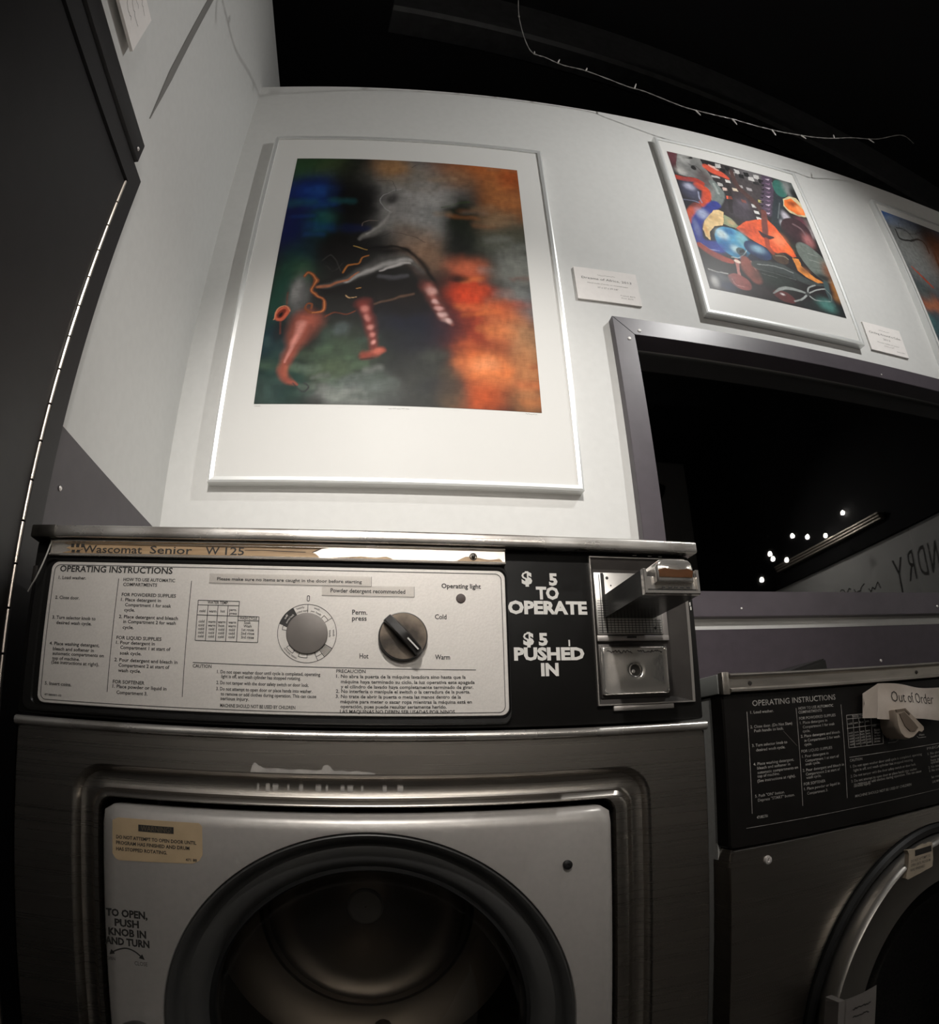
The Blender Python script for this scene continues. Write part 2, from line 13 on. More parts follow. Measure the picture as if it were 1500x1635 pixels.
ART1 = [["b",0.071,0.043,0.146,0.071,[45,75,45],1,0],["b",0.191,0.066,0.087,0.07,[62,75,45],0.9,0],["b",0.113,0.188,0.139,0.076,[15,45,120],1,0],["b",0.148,0.177,0.066,0.027,[35,80,150],0.7,0],["b",0.035,0.34,0.081,0.107,[18,26,80],1,0],["b",0.197,0.34,0.08,0.078,[18,85,88],1,0],["b",0.206,0.304,0.045,0.031,[55,115,105],0.7,0],["b",-0.005,0.268,0.056,0.052,[20,25,75],0.9,0],["b",0.101,0.475,0.078,0.054,[20,50,60],0.9,0],["b",0.095,0.546,0.067,0.052,[48,82,58],1,0],["b",0.032,0.631,0.05,0.126,[28,68,55],1,0],["b",0.029,0.809,0.048,0.086,[22,50,60],1,0],["b",0.299,0.19,0.093,0.177,[16,15,14],1,0],["b",0.243,0.436,0.087,0.082,[20,18,16],1,0],["b",0.339,0.337,0.098,0.078,[24,22,20],0.9,0],["b",0.29,0.087,0.076,0.07,[40,42,32],0.8,0],["b",0.55,0.178,0.16,0.149,[168,165,162],1,0],["b",0.5,0.089,0.105,0.058,[125,115,100],0.8,0],["b",0.616,0.343,0.099,0.111,[150,150,148],1,0],["b",0.461,0.27,0.064,0.082,[150,147,144],0.8,0],["b",0.43,0.033,0.067,0.054,[160,120,82],1,0],["b",0.891,0.015,0.196,0.067,[178,98,48],1,0],["b",0.94,0.151,0.109,0.122,[176,110,62],1,0],["b",0.979,0.04,0.062,0.073,[170,80,35],0.8,0],["b",0.873,0.29,0.113,0.061,[140,112,84],0.9,0],["b",0.711,0.072,0.088,0.059,[150,110,80],0.8,0],["b",0.605,0.093,0.067,0.047,[130,120,110],0.6,0],["b",0.582,0.423,0.087,0.065,[138,110,90],0.9,0],["b",0.617,0.477,0.069,0.054,[120,92,72],0.8,0],["b",0.51,0.359,0.053,0.039,[120,100,85],0.6,0],["b",0.885,0.379,0.139,0.059,[84,86,74],0.9,0],["b",0.972,0.33,0.076,0.041,[80,80,66],0.8,0],["b",0.957,0.486,0.091,0.081,[125,126,120],1,0],["b",0.96,0.642,0.078,0.058,[110,113,114],1,0],["b",0.833,0.488,0.054,0.054,[60,60,52],0.8,0],["b",0.738,0.333,0.068,0.136,[36,40,32],1,0],["b",0.735,0.261,0.056,0.062,[32,38,28],0.9,0],["b",0.705,0.415,0.053,0.065,[24,26,22],0.9,0],["s",[[0.657,0.236],[0.708,0.22],[0.765,0.193]],[0.0154,0.0154,0.0154],[60,75,45],0.7],["b",0.755,0.504,0.078,0.04,[185,95,65],1,0],["b",0.651,0.555,0.051,0.035,[70,45,38],0.7,0],["b",0.75,0.617,0.081,0.062,[215,68,32],1,0],["b",0.802,0.588,0.052,0.034,[195,70,38],0.8,0],["b",0.787,0.736,0.141,0.083,[152,55,32],1,0],["b",0.697,0.756,0.041,0.06,[120,45,28],0.8,0],["b",0.895,0.72,0.075,0.07,[190,108,66],1,0],["b",0.874,0.658,0.051,0.04,[195,95,55],0.8,0],["b",0.965,0.777,0.05,0.067,[165,130,95],0.8,0],["b",0.82,0.882,0.103,0.056,[228,130,75],1,0],["b",0.805,0.868,0.047,0.025,[240,160,110],0.6,0],["b",0.769,0.967,0.093,0.046,[190,84,40],1,0],["b",0.954,0.888,0.049,0.103,[190,125,80],0.9,0],["b",0.946,0.978,0.072,0.03,[140,95,62],0.8,0],["b",0.735,0.829,0.048,0.043,[200,95,50],0.8,0],["b",0.602,0.927,0.092,0.099,[52,54,50],1,0],["b",0.562,0.74,0.136,0.09,[20,23,38],1,0],["b",0.385,0.593,0.215,0.075,[20,18,16],1,0],["b",0.519,0.655,0.115,0.048,[26,20,18],0.9,0],["b",0.462,0.826,0.062,0.057,[24,26,28],0.8,0],["b",0.255,0.852,0.146,0.07,[62,78,60],1,0],["b",0.094,0.93,0.077,0.073,[35,66,58],1,0],["b",0.333,0.961,0.119,0.03,[128,132,128],1,0],["b",0.421,0.932,0.053,0.027,[95,105,98],0.8,0],["b",0.453,0.972,0.052,0.026,[60,66,62],0.7,0],["b",0.259,0.894,0.068,0.028,[80,95,70],0.8,0],["b",0.193,0.787,0.047,0.044,[60,80,70],0.7,0],["b",0.277,0.764,0.028,0.018,[85,95,95],0.8,0],["b",0.031,0.97,0.046,0.039,[60,80,75],0.7,0],["b",0.678,0.958,0.046,0.053,[105,85,62],0.7,0],["b",0.267,0.235,0.073,0.113,[13,12,11],0.9,0],["b",0.34,0.233,0.055,0.093,[14,13,12],0.9,0],["b",0.243,0.436,0.078,0.065,[16,14,13],0.9,0],["s",[[0.27,0.93],[0.33,0.935]],[0.0548,0.0548],[60,85,75],0.32000000000000006,1.15],["s",[[0.021,0.882],[0.09,0.884]],[0.0599,0.0599],[95,120,90],0.32000000000000006,1.15],["s",[[0.171,0.954],[0.214,0.95]],[0.0394,0.0394],[40,58,44],0.32000000000000006,1.15],["s",[[0.171,0.829],[0.236,0.827]],[0.0555,0.0555],[95,120,90],0.32000000000000006,1.15],["s",[[0.071,0.909],[0.103,0.906]],[0.059,0.059],[40,58,44],0.32000000000000006,1.15],["s",[[0.333,0.968],[0.367,0.964]],[0.0414,0.0414],[40,58,44],0.32000000000000006,1.15],["s",[[0.235,0.919],[0.271,0.922]],[0.0533,0.0533],[120,135,120],0.32000000000000006,1.15],["s",[[0.13,0.863],[0.165,0.86]],[0.0336,0.0336],[25,34,30],0.32000000000000006,1.15],["s",[[0.346,0.901],[0.398,0.903]],[0.0336,0.0336],[25,34,30],0.32000000000000006,1.15],["s",[[0.345,0.882],[0.385,0.881]],[0.0537,0.0537],[95,120,90],0.32000000000000006,1.15],["s",[[0.126,0.966],[0.192,0.964]],[0.0442,0.0442],[60,85,75],0.32000000000000006,1.15],["s",[[0.331,0.862],[0.382,0.855]],[0.033,0.033],[40,58,44],0.32000000000000006,1.15],["s",[[0.274,0.967],[0.305,0.965]],[0.0573,0.0573],[120,135,120],0.32000000000000006,1.15],["s",[[0.149,0.862],[0.199,0.864]],[0.0349,0.0349],[25,34,30],0.32000000000000006,1.15],["s",[[0.356,0.799],[0.423,0.791]],[0.0422,0.0422],[60,85,75],0.32000000000000006,1.15],["s",[[0.152,0.823],[0.192,0.825]],[0.0344,0.0344],[25,34,30],0.32000000000000006,1.15],["s",[[0.144,0.941],[0.197,0.944]],[0.0413,0.0413],[120,135,120],0.32000000000000006,1.15],["s",[[0.064,0.804],[0.136,0.805]],[0.0443,0.0443],[40,58,44],0.32000000000000006,1.15],["s",[[0.311,0.858],[0.349,0.858]],[0.0361,0.0361],[95,120,90],0.32000000000000006,1.15],["s",[[0.336,0.856],[0.373,0.859]],[0.0493,0.0493],[40,58,44],0.32000000000000006,1.15],["s",[[0.274,0.938],[0.305,0.938]],[0.0362,0.0362],[120,135,120],0.32000000000000006,1.15],["s",[[0.131,0.88],[0.201,0.885]],[0.0623,0.0623],[120,135,120],0.32000000000000006,1.15],["s",[[0.404,0.919],[0.444,0.916]],[0.0463,0.0463],[40,58,44],0.32000000000000006,1.15],["s",[[0.065,0.946],[0.115,0.942]],[0.061,0.061],[25,34,30],0.32000000000000006,1.15],["s",[[0.084,0.887],[0.134,0.887]],[0.0474,0.0474],[95,120,90],0.32000000000000006,1.15],["s",[[0.336,0.935],[0.391,0.936]],[0.0554,0.0554],[25,34,30],0.32000000000000006,1.15],["s",[[0.072,0.907],[0.075,0.938]],[0.072,0.072],[70,95,90],0.32000000000000006,1.15],["s",[[0.045,0.96],[0.049,0.986]],[0.0368,0.0368],[70,95,90],0.32000000000000006,1.15],["s",[[0.09,0.84],[0.092,0.86]],[0.0545,0.0545],[70,95,90],0.32000000000000006,1.15],["s",[[0.094,0.844],[0.1,0.872]],[0.0665,0.0665],[20,45,50],0.32000000000000006,1.15],["s",[[0.106,0.808],[0.11,0.842]],[0.0496,0.0496],[20,45,50],0.32000000000000006,1.15],["s",[[0.062,0.88],[0.066,0.898]],[0.0704,0.0704],[20,45,50],0.32000000000000006,1.15],["s",[[0.016,0.789],[0.02,0.818]],[0.0588,0.0588],[70,95,90],0.32000000000000006,1.15],["s",[[0.074,0.958],[0.077,0.977]],[0.0679,0.0679],[20,45,50],0.32000000000000006,1.15],["s",[[0.074,0.778],[0.077,0.797]],[0.06,0.06],[30,70,80],0.32000000000000006,1.15],["s",[[0.084,0.81],[0.091,0.84]],[0.072,0.072],[30,70,80],0.32000000000000006,1.15],["s",[[0.196,0.912],[0.25,0.908]],[0.0347,0.0347],[150,152,148],0.32000000000000006,1.15],["s",[[0.277,0.927],[0.349,0.92]],[0.035,0.035],[60,70,62],0.32000000000000006,1.15],["s",[[0.383,0.899],[0.441,0.895]],[0.041,0.041],[150,152,148],0.32000000000000006,1.15],["s",[[0.339,0.941],[0.427,0.94]],[0.0379,0.0379],[100,108,104],0.32000000000000006,1.15],["s",[[0.306,0.926],[0.374,0.931]],[0.0529,0.0529],[100,108,104],0.32000000000000006,1.15],["s",[[0.277,0.943],[0.343,0.942]],[0.0336,0.0336],[100,108,104],0.32000000000000006,1.15],["s",[[0.314,0.972],[0.401,0.972]],[0.0393,0.0393],[60,70,62],0.32000000000000006,1.15],["s",[[0.184,0.91],[0.252,0.911]],[0.0332,0.0332],[60,70,62],0.32000000000000006,1.15],["s",[[0.38,0.941],[0.439,0.946]],[0.0434,0.0434],[100,108,104],0.32000000000000006,1.15],["s",[[0.4,0.927],[0.488,0.933]],[0.0464,0.0464],[100,108,104],0.32000000000000006,1.15],["s",[[0.349,0.922],[0.398,0.916]],[0.0566,0.0566],[100,108,104],0.32000000000000006,1.15],["s",[[0.294,0.922],[0.356,0.916]],[0.0472,0.0472],[100,108,104],0.32000000000000006,1.15],["s",[[0.238,0.904],[0.282,0.903]],[0.0431,0.0431],[60,70,62],0.32000000000000006,1.15],["s",[[0.251,0.971],[0.328,0.965]],[0.0369,0.0369],[150,152,148],0.32000000000000006,1.15],["s",[[0.344,0.921],[0.408,0.927]],[0.0442,0.0442],[60,70,62],0.32000000000000006,1.15],["s",[[0.382,0.966],[0.418,0.962]],[0.0373,0.0373],[60,70,62],0.32000000000000006,1.15],["s",[[0.785,0.685],[0.874,0.677]],[0.0495,0.0495],[225,120,60],0.27999999999999997,1.15],["s",[[0.727,0.543],[0.821,0.54]],[0.0403,0.0403],[225,120,60],0.27999999999999997,1.15],["s",[[0.739,0.749],[0.846,0.745]],[0.0614,0.0614],[120,45,26],0.27999999999999997,1.15],["s",[[0.926,0.915],[1.009,0.913]],[0.0625,0.0625],[210,90,45],0.27999999999999997,1.15],["s",[[0.813,0.887],[0.883,0.876]],[0.0647,0.0647],[225,120,60],0.27999999999999997,1.15],["s",[[0.761,0.899],[0.873,0.885]],[0.0537,0.0537],[225,120,60],0.27999999999999997,1.15],["s",[[0.931,0.968],[1.017,0.962]],[0.056,0.056],[235,140,80],0.27999999999999997,1.15],["s",[[0.704,0.658],[0.815,0.658]],[0.0605,0.0605],[235,140,80],0.27999999999999997,1.15],["s",[[0.781,0.746],[0.835,0.742]],[0.0541,0.0541],[235,140,80],0.27999999999999997,1.15],["s",[[0.945,0.635],[1.047,0.636]],[0.0623,0.0623],[150,55,30],0.27999999999999997,1.15],["s",[[0.972,0.855],[1.054,0.844]],[0.0431,0.0431],[150,55,30],0.27999999999999997,1.15],["s",[[0.704,0.65],[0.795,0.647]],[0.0635,0.0635],[210,90,45],0.27999999999999997,1.15],["s",[[0.697,0.816],[0.798,0.819]],[0.0412,0.0412],[120,45,26],0.27999999999999997,1.15],["s",[[0.706,0.862],[0.788,0.855]],[0.0602,0.0602],[235,140,80],0.27999999999999997,1.15],["s",[[0.724,0.688],[0.816,0.685]],[0.0469,0.0469],[225,120,60],0.27999999999999997,1.15],["s",[[0.853,0.643],[0.909,0.635]],[0.0666,0.0666],[210,90,45],0.27999999999999997,1.15],["s",[[0.845,0.601],[0.915,0.593]],[0.0631,0.0631],[150,55,30],0.27999999999999997,1.15],["s",[[0.726,0.551],[0.804,0.547]],[0.0377,0.0377],[235,140,80],0.27999999999999997,1.15],["s",[[0.833,0.754],[0.911,0.748]],[0.0714,0.0714],[235,140,80],0.27999999999999997,1.15],["s",[[0.939,0.539],[1.052,0.516]],[0.0418,0.0418],[120,45,26],0.27999999999999997,1.15],["s",[[0.894,0.641],[0.954,0.643]],[0.0605,0.0605],[150,55,30],0.27999999999999997,1.15],["s",[[0.721,0.836],[0.794,0.828]],[0.0485,0.0485],[225,120,60],0.27999999999999997,1.15],["s",[[0.875,0.257],[0.964,0.252]],[0.056,0.056],[160,130,100],0.27999999999999997,1.15],["s",[[0.916,0.131],[1.052,0.114]],[0.0656,0.0656],[140,85,50],0.27999999999999997,1.15],["s",[[0.895,0.121],[0.964,0.103]],[0.0495,0.0495],[190,115,60],0.27999999999999997,1.15],["s",[[0.804,0.308],[0.916,0.292]],[0.0588,0.0588],[160,130,100],0.27999999999999997,1.15],["s",[[0.939,0.192],[1.036,0.179]],[0.0453,0.0453],[140,85,50],0.27999999999999997,1.15],["s",[[0.874,0.006],[1.014,0.003]],[0.0606,0.0606],[160,130,100],0.27999999999999997,1.15],["s",[[0.687,0.282],[0.804,0.277]],[0.0426,0.0426],[190,115,60],0.27999999999999997,1.15],["s",[[0.76,0.254],[0.844,0.236]],[0.0421,0.0421],[120,118,112],0.27999999999999997,1.15],["s",[[0.798,0.311],[0.863,0.308]],[0.0532,0.0532],[140,85,50],0.27999999999999997,1.15],["s",[[0.898,0.037],[0.978,0.016]],[0.0507,0.0507],[190,115,60],0.27999999999999997,1.15],["s",[[0.845,0.296],[0.96,0.289]],[0.0488,0.0488],[160,130,100],0.27999999999999997,1.15],["s",[[0.741,0.25],[0.859,0.227]],[0.0511,0.0511],[140,85,50],0.27999999999999997,1.15],["s",[[0.955,0.199],[1.051,0.199]],[0.0415,0.0415],[190,115,60],0.27999999999999997,1.15],["s",[[0.796,0.228],[0.868,0.211]],[0.0756,0.0756],[160,130,100],0.27999999999999997,1.15],["s",[[0.63,0.291],[0.684,0.292]],[0.0529,0.0529],[140,138,136],0.27999999999999997,1.15],["s",[[0.43,0.16],[0.474,0.157]],[0.0514,0.0514],[140,138,136],0.27999999999999997,1.15],["s",[[0.606,0.212],[0.686,0.214]],[0.0945,0.0945],[185,182,178],0.27999999999999997,1.15],["s",[[0.462,0.24],[0.527,0.237]],[0.0526,0.0526],[140,138,136],0.27999999999999997,1.15],["s",[[0.596,0.099],[0.7,0.079]],[0.0521,0.0521],[180,150,120],0.27999999999999997,1.15],["s",[[0.463,0.085],[0.539,0.08]],[0.0762,0.0762],[140,138,136],0.27999999999999997,1.15],["s",[[0.534,0.118],[0.577,0.119]],[0.0819,0.0819],[185,182,178],0.27999999999999997,1.15],["s",[[0.542,0.12],[0.614,0.12]],[0.0612,0.0612],[140,138,136],0.27999999999999997,1.15],["s",[[0.487,0.121],[0.534,0.114]],[0.0526,0.0526],[140,138,136],0.27999999999999997,1.15],["s",[[0.636,0.276],[0.693,0.271]],[0.0605,0.0605],[180,150,120],0.27999999999999997,1.15],["s",[[0.464,0.172],[0.527,0.161]],[0.0689,0.0689],[140,138,136],0.27999999999999997,1.15],["s",[[0.509,0.314],[0.549,0.31]],[0.0941,0.0941],[185,182,178],0.27999999999999997,1.15],["s",[[0.912,0.503],[1.007,0.497]],[0.0853,0.0853],[100,102,98],0.27999999999999997,1.15],["s",[[0.815,0.506],[0.864,0.506]],[0.0681,0.0681],[145,148,142],0.27999999999999997,1.15],["s",[[0.823,0.417],[0.883,0.414]],[0.0561,0.0561],[70,74,66],0.27999999999999997,1.15],["s",[[0.899,0.6],[0.942,0.593]],[0.0859,0.0859],[145,148,142],0.27999999999999997,1.15],["s",[[0.891,0.442],[0.998,0.418]],[0.0666,0.0666],[70,74,66],0.27999999999999997,1.15],["s",[[0.875,0.468],[0.919,0.465]],[0.0797,0.0797],[100,102,98],0.27999999999999997,1.15],["s",[[0.995,0.435],[1.079,0.428]],[0.0499,0.0499],[145,148,142],0.27999999999999997,1.15],["s",[[0.964,0.385],[1.029,0.384]],[0.0637,0.0637],[145,148,142],0.27999999999999997,1.15],["s",[[0.846,0.371],[0.934,0.355]],[0.0643,0.0643],[145,148,142],0.27999999999999997,1.15],["s",[[0.926,0.383],[1.025,0.37]],[0.0459,0.0459],[70,74,66],0.27999999999999997,1.15],["s",[[0.81,0.556],[0.881,0.557]],[0.0608,0.0608],[70,74,66],0.27999999999999997,1.15],["s",[[0.836,0.631],[0.895,0.627]],[0.077,0.077],[70,74,66],0.27999999999999997,1.15],["s",[[0.109,0.357],[0.197,0.36]],[0.0786,0.0786],[25,70,140],0.32000000000000006,1.15],["s",[[0.154,0.239],[0.204,0.243]],[0.0614,0.0614],[25,70,140],0.32000000000000006,1.15],["s",[[0.023,0.238],[0.109,0.233]],[0.0791,0.0791],[40,110,115],0.32000000000000006,1.15],["s",[[0.122,0.26],[0.193,0.251]],[0.0494,0.0494],[25,70,140],0.32000000000000006,1.15],["s",[[0.036,0.299],[0.114,0.306]],[0.0421,0.0421],[25,70,140],0.32000000000000006,1.15],["s",[[0.157,0.273],[0.227,0.273]],[0.0697,0.0697],[14,20,60],0.32000000000000006,1.15],["s",[[0.257,0.357],[0.35,0.36]],[0.0688,0.0688],[15,35,100],0.32000000000000006,1.15],["s",[[0.197,0.227],[0.274,0.229]],[0.0627,0.0627],[40,110,115],0.32000000000000006,1.15],["s",[[0.053,0.123],[0.144,0.126]],[0.0768,0.0768],[14,20,60],0.32000000000000006,1.15],["s",[[0.1,0.39],[0.155,0.393]],[0.0442,0.0442],[25,70,140],0.32000000000000006,1.15],["s",[[0.598,0.95],[0.683,0.95]],[0.1114,0.1114],[20,22,36],0.32000000000000006,1.15],["s",[[0.585,0.852],[0.649,0.844]],[0.0679,0.0679],[70,74,66],0.32000000000000006,1.15],["s",[[0.659,0.844],[0.719,0.835]],[0.0842,0.0842],[30,34,34],0.32000000000000006,1.15],["s",[[0.614,0.842],[0.663,0.842]],[0.0801,0.0801],[70,74,66],0.32000000000000006,1.15],["s",[[0.486,0.888],[0.553,0.889]],[0.0833,0.0833],[30,34,34],0.32000000000000006,1.15],["s",[[0.504,0.788],[0.557,0.787]],[0.115,0.115],[30,34,34],0.32000000000000006,1.15],["s",[[0.477,0.817],[0.525,0.817]],[0.0951,0.0951],[20,22,36],0.32000000000000006,1.15],["s",[[0.63,0.93],[0.706,0.925]],[0.0864,0.0864],[20,22,36],0.32000000000000006,1.15],["s",[[0.484,0.159],[0.429,0.187],[0.413,0.23],[0.445,0.276]],[0.0264,0.0264,0.0264,0.0264],[140,138,134],0.5,1.15],["s",[[0.452,0.27],[0.428,0.328],[0.378,0.375],[0.319,0.406]],[0.0551,0.0661,0.0551,0.0286],[135,132,128],0.75,1.15],["s",[[0.448,0.281],[0.402,0.344],[0.352,0.386]],[0.022,0.0264,0.0132],[175,172,168],0.6,1.15],["s",[[0.464,0.149],[0.418,0.165],[0.393,0.198],[0.403,0.241],[0.445,0.276]],[0.0034,0.0034,0.0034,0.0034,0.0034],[205,205,205],0.6],["b",0.435,0.204,0.029,0.029,[45,43,42],0.85,0],["s",[[0.213,0.474],[0.323,0.453],[0.444,0.449],[0.521,0.445]],[0.0661,0.0661,0.0661,0.0661],[18,15,14],0.8,1.15],["s",[[0.22,0.605],[0.336,0.603],[0.451,0.6],[0.567,0.603]],[0.0771,0.1322,0.1432,0.0992],[17,13,12],0.9,1.15],["s",[[0.342,0.685],[0.455,0.682],[0.585,0.684]],[0.0992,0.0992,0.0992],[16,14,18],0.7,1.15],["s",[[0.202,0.59],[0.282,0.562],[0.363,0.525],[0.446,0.49],[0.514,0.483],[0.558,0.534]],[0.0331,0.0551,0.0771,0.0881,0.0771,0.0551],[84,82,80],0.9,1.15],["s",[[0.283,0.569],[0.364,0.535],[0.446,0.504],[0.518,0.487]],[0.022,0.0331,0.0485,0.0331],[165,162,160],0.75,1.15],["s",[[0.398,0.541],[0.472,0.512],[0.514,0.501]],[0.011,0.0264,0.0176],[205,200,198],0.6,1.15],["s",[[0.399,0.563],[0.45,0.57],[0.499,0.555]],[0.0331,0.0331,0.0331],[96,96,102],0.4,1.15],["s",[[0.322,0.439],[0.391,0.442],[0.477,0.429],[0.548,0.463],[0.59,0.533],[0.621,0.592]],[0.011,0.0154,0.0176,0.0286,0.0286,0.0198],[13,10,9],0.85,0.9],["s",[[0.406,0.675],[0.47,0.65],[0.535,0.628]],[0.0176,0.0176,0.0176],[112,84,66],0.6,1.15],["s",[[0.186,0.596],[0.226,0.582],[0.282,0.56],[0.33,0.536]],[0.0198,0.0176,0.0154,0.0088],[176,104,66],0.8,1.0],["s",[[0.532,0.518],[0.575,0.568],[0.592,0.602]],[0.0441,0.0661,0.0551],[58,44,40],0.7,1.15],["s",[[0.586,0.593],[0.609,0.63],[0.63,0.67],[0.654,0.708],[0.678,0.728]],[0.0925,0.0727,0.0551,0.0419,0.022],[118,62,54],0.95,1.15],["s",[[0.589,0.593],[0.609,0.63],[0.63,0.67]],[0.0551,0.0331,0.022],[160,100,92],0.6,1.15],["b",0.601,0.608,0.019,0.014,[205,158,150],0.75,30],["b",0.62,0.652,0.012,0.008,[225,180,175],0.75,30],["b",0.634,0.678,0.011,0.008,[215,165,160],0.75,30],["b",0.647,0.698,0.01,0.008,[225,185,180],0.75,30],["b",0.662,0.718,0.013,0.007,[230,195,190],0.75,40],["s",[[0.358,0.676],[0.382,0.727],[0.401,0.78],[0.415,0.824]],[0.0925,0.0727,0.0573,0.0441],[125,52,45],0.95,1.15],["b",0.365,0.692,0.016,0.013,[205,130,120],0.75,20],["b",0.377,0.722,0.013,0.009,[215,140,130],0.75,20],["b",0.394,0.754,0.012,0.009,[220,150,140],0.75,10],["b",0.402,0.78,0.01,0.008,[215,140,130],0.75,10],["b",0.409,0.806,0.008,0.007,[225,160,150],0.75,0],["s",[[0.378,0.851],[0.413,0.848],[0.441,0.835]],[0.0551,0.0507,0.0375],[150,66,50],0.95,1.15],["b",0.43,0.839,0.016,0.009,[205,110,90],0.75,0],["s",[[0.371,0.864],[0.417,0.863]],[0.0154,0.0154],[60,24,20],0.7,1.15],["b",0.111,0.631,0.044,0.068,[100,100,99],0.95,0],["b",0.099,0.606,0.022,0.038,[140,138,137],0.7,0],["b",0.18,0.776,0.034,0.052,[28,20,18],0.85,0],["b",0.061,0.757,0.027,0.045,[24,24,26],0.8,0],["s",[[0.158,0.734],[0.139,0.773],[0.119,0.817],[0.099,0.867],[0.086,0.902],[0.102,0.928],[0.135,0.936]],[0.1432,0.1234,0.0727,0.0595,0.0573,0.0441,0.0132],[158,82,66],0.97,1.1],["s",[[0.144,0.746],[0.129,0.784],[0.11,0.821],[0.095,0.867]],[0.0507,0.0375,0.0198,0.0132],[222,150,138],0.7,1.15],["s",[[0.1,0.888],[0.096,0.912]],[0.0264,0.0264],[190,105,80],0.6,1.15],["s",[[0.118,0.935],[0.159,0.958],[0.181,0.943],[0.163,0.929]],[0.0068,0.0068,0.0068,0.0068],[52,52,54],0.8],["s",[[0.056,0.614],[0.064,0.664],[0.06,0.727],[0.063,0.773]],[0.0102,0.0102,0.0102,0.0102],[120,56,40],0.6,1.0],["e",0.056,0.695,0.03,0.027,[196,92,66],1,0],["e",0.053,0.695,0.017,0.015,[110,40,26],1,0],["e",0.054,0.697,0.008,0.007,[12,9,8],1,0],["s",[[0.027,0.713],[0.031,0.675],[0.059,0.667],[0.086,0.692]],[0.0051,0.0051,0.0051,0.0051],[235,160,120],0.8],["s",[[0.123,0.553],[0.144,0.539],[0.178,0.563],[0.164,0.606],[0.183,0.631],[0.216,0.659],[0.21,0.695],[0.175,0.707],[0.149,0.692],[0.156,0.672],[0.176,0.676],[0.173,0.691]],[0.0176,0.0176,0.0176,0.0154,0.0132,0.0132,0.0132,0.0132,0.0121,0.011,0.0099,0.0088],[128,70,40],0.95],["s",[[0.123,0.553],[0.144,0.539],[0.178,0.563],[0.164,0.606],[0.183,0.631],[0.216,0.659],[0.21,0.695],[0.175,0.707]],[0.0042,0.0042,0.0042,0.0042,0.0042,0.0042,0.0042,0.0042],[205,125,72],0.8],["s",[[0.287,0.435],[0.317,0.437],[0.347,0.447]],[0.0034,0.0034,0.0034],[205,165,90],0.9],["s",[[0.262,0.532],[0.281,0.509],[0.315,0.506],[0.33,0.481],[0.355,0.473]],[0.0076,0.0076,0.0076,0.0076,0.0076],[160,98,44],0.95],["s",[[0.323,0.603],[0.34,0.6]],[0.0034,0.0034],[225,160,90],0.9],["s",[[0.293,0.631],[0.306,0.644],[0.327,0.642]],[0.0034,0.0034,0.0034],[225,180,130],0.9],["s",[[0.217,0.718],[0.247,0.704],[0.289,0.714],[0.32,0.703]],[0.0085,0.0085,0.0085,0.0085],[120,58,34],0.8,1.0],["s",[[0.185,0.493],[0.205,0.474],[0.232,0.492],[0.253,0.527]],[0.0042,0.0042,0.0042,0.0042],[70,68,66],0.6],["s",[[0.2,0.51],[0.228,0.528],[0.259,0.5]],[0.0034,0.0034,0.0034],[60,58,56],0.6],["s",[[0.336,0.347],[0.347,0.326],[0.392,0.32]],[0.0025,0.0025,0.0025],[170,150,140],0.6],["b",0.71,0.543,0.035,0.013,[25,15,12],0.9,0],["s",[[0.389,0.404],[0.457,0.372],[0.528,0.378],[0.59,0.403]],[0.0025,0.0025,0.0025,0.0025],[40,34,32],0.6],["s",[[0.517,0.033],[0.546,0.013],[0.585,0.007]],[0.0034,0.0034,0.0034],[70,62,56],0.7],["s",[[0.368,0.108],[0.425,0.111],[0.439,0.162]],[0.0025,0.0025,0.0025],[40,38,36],0.6]]
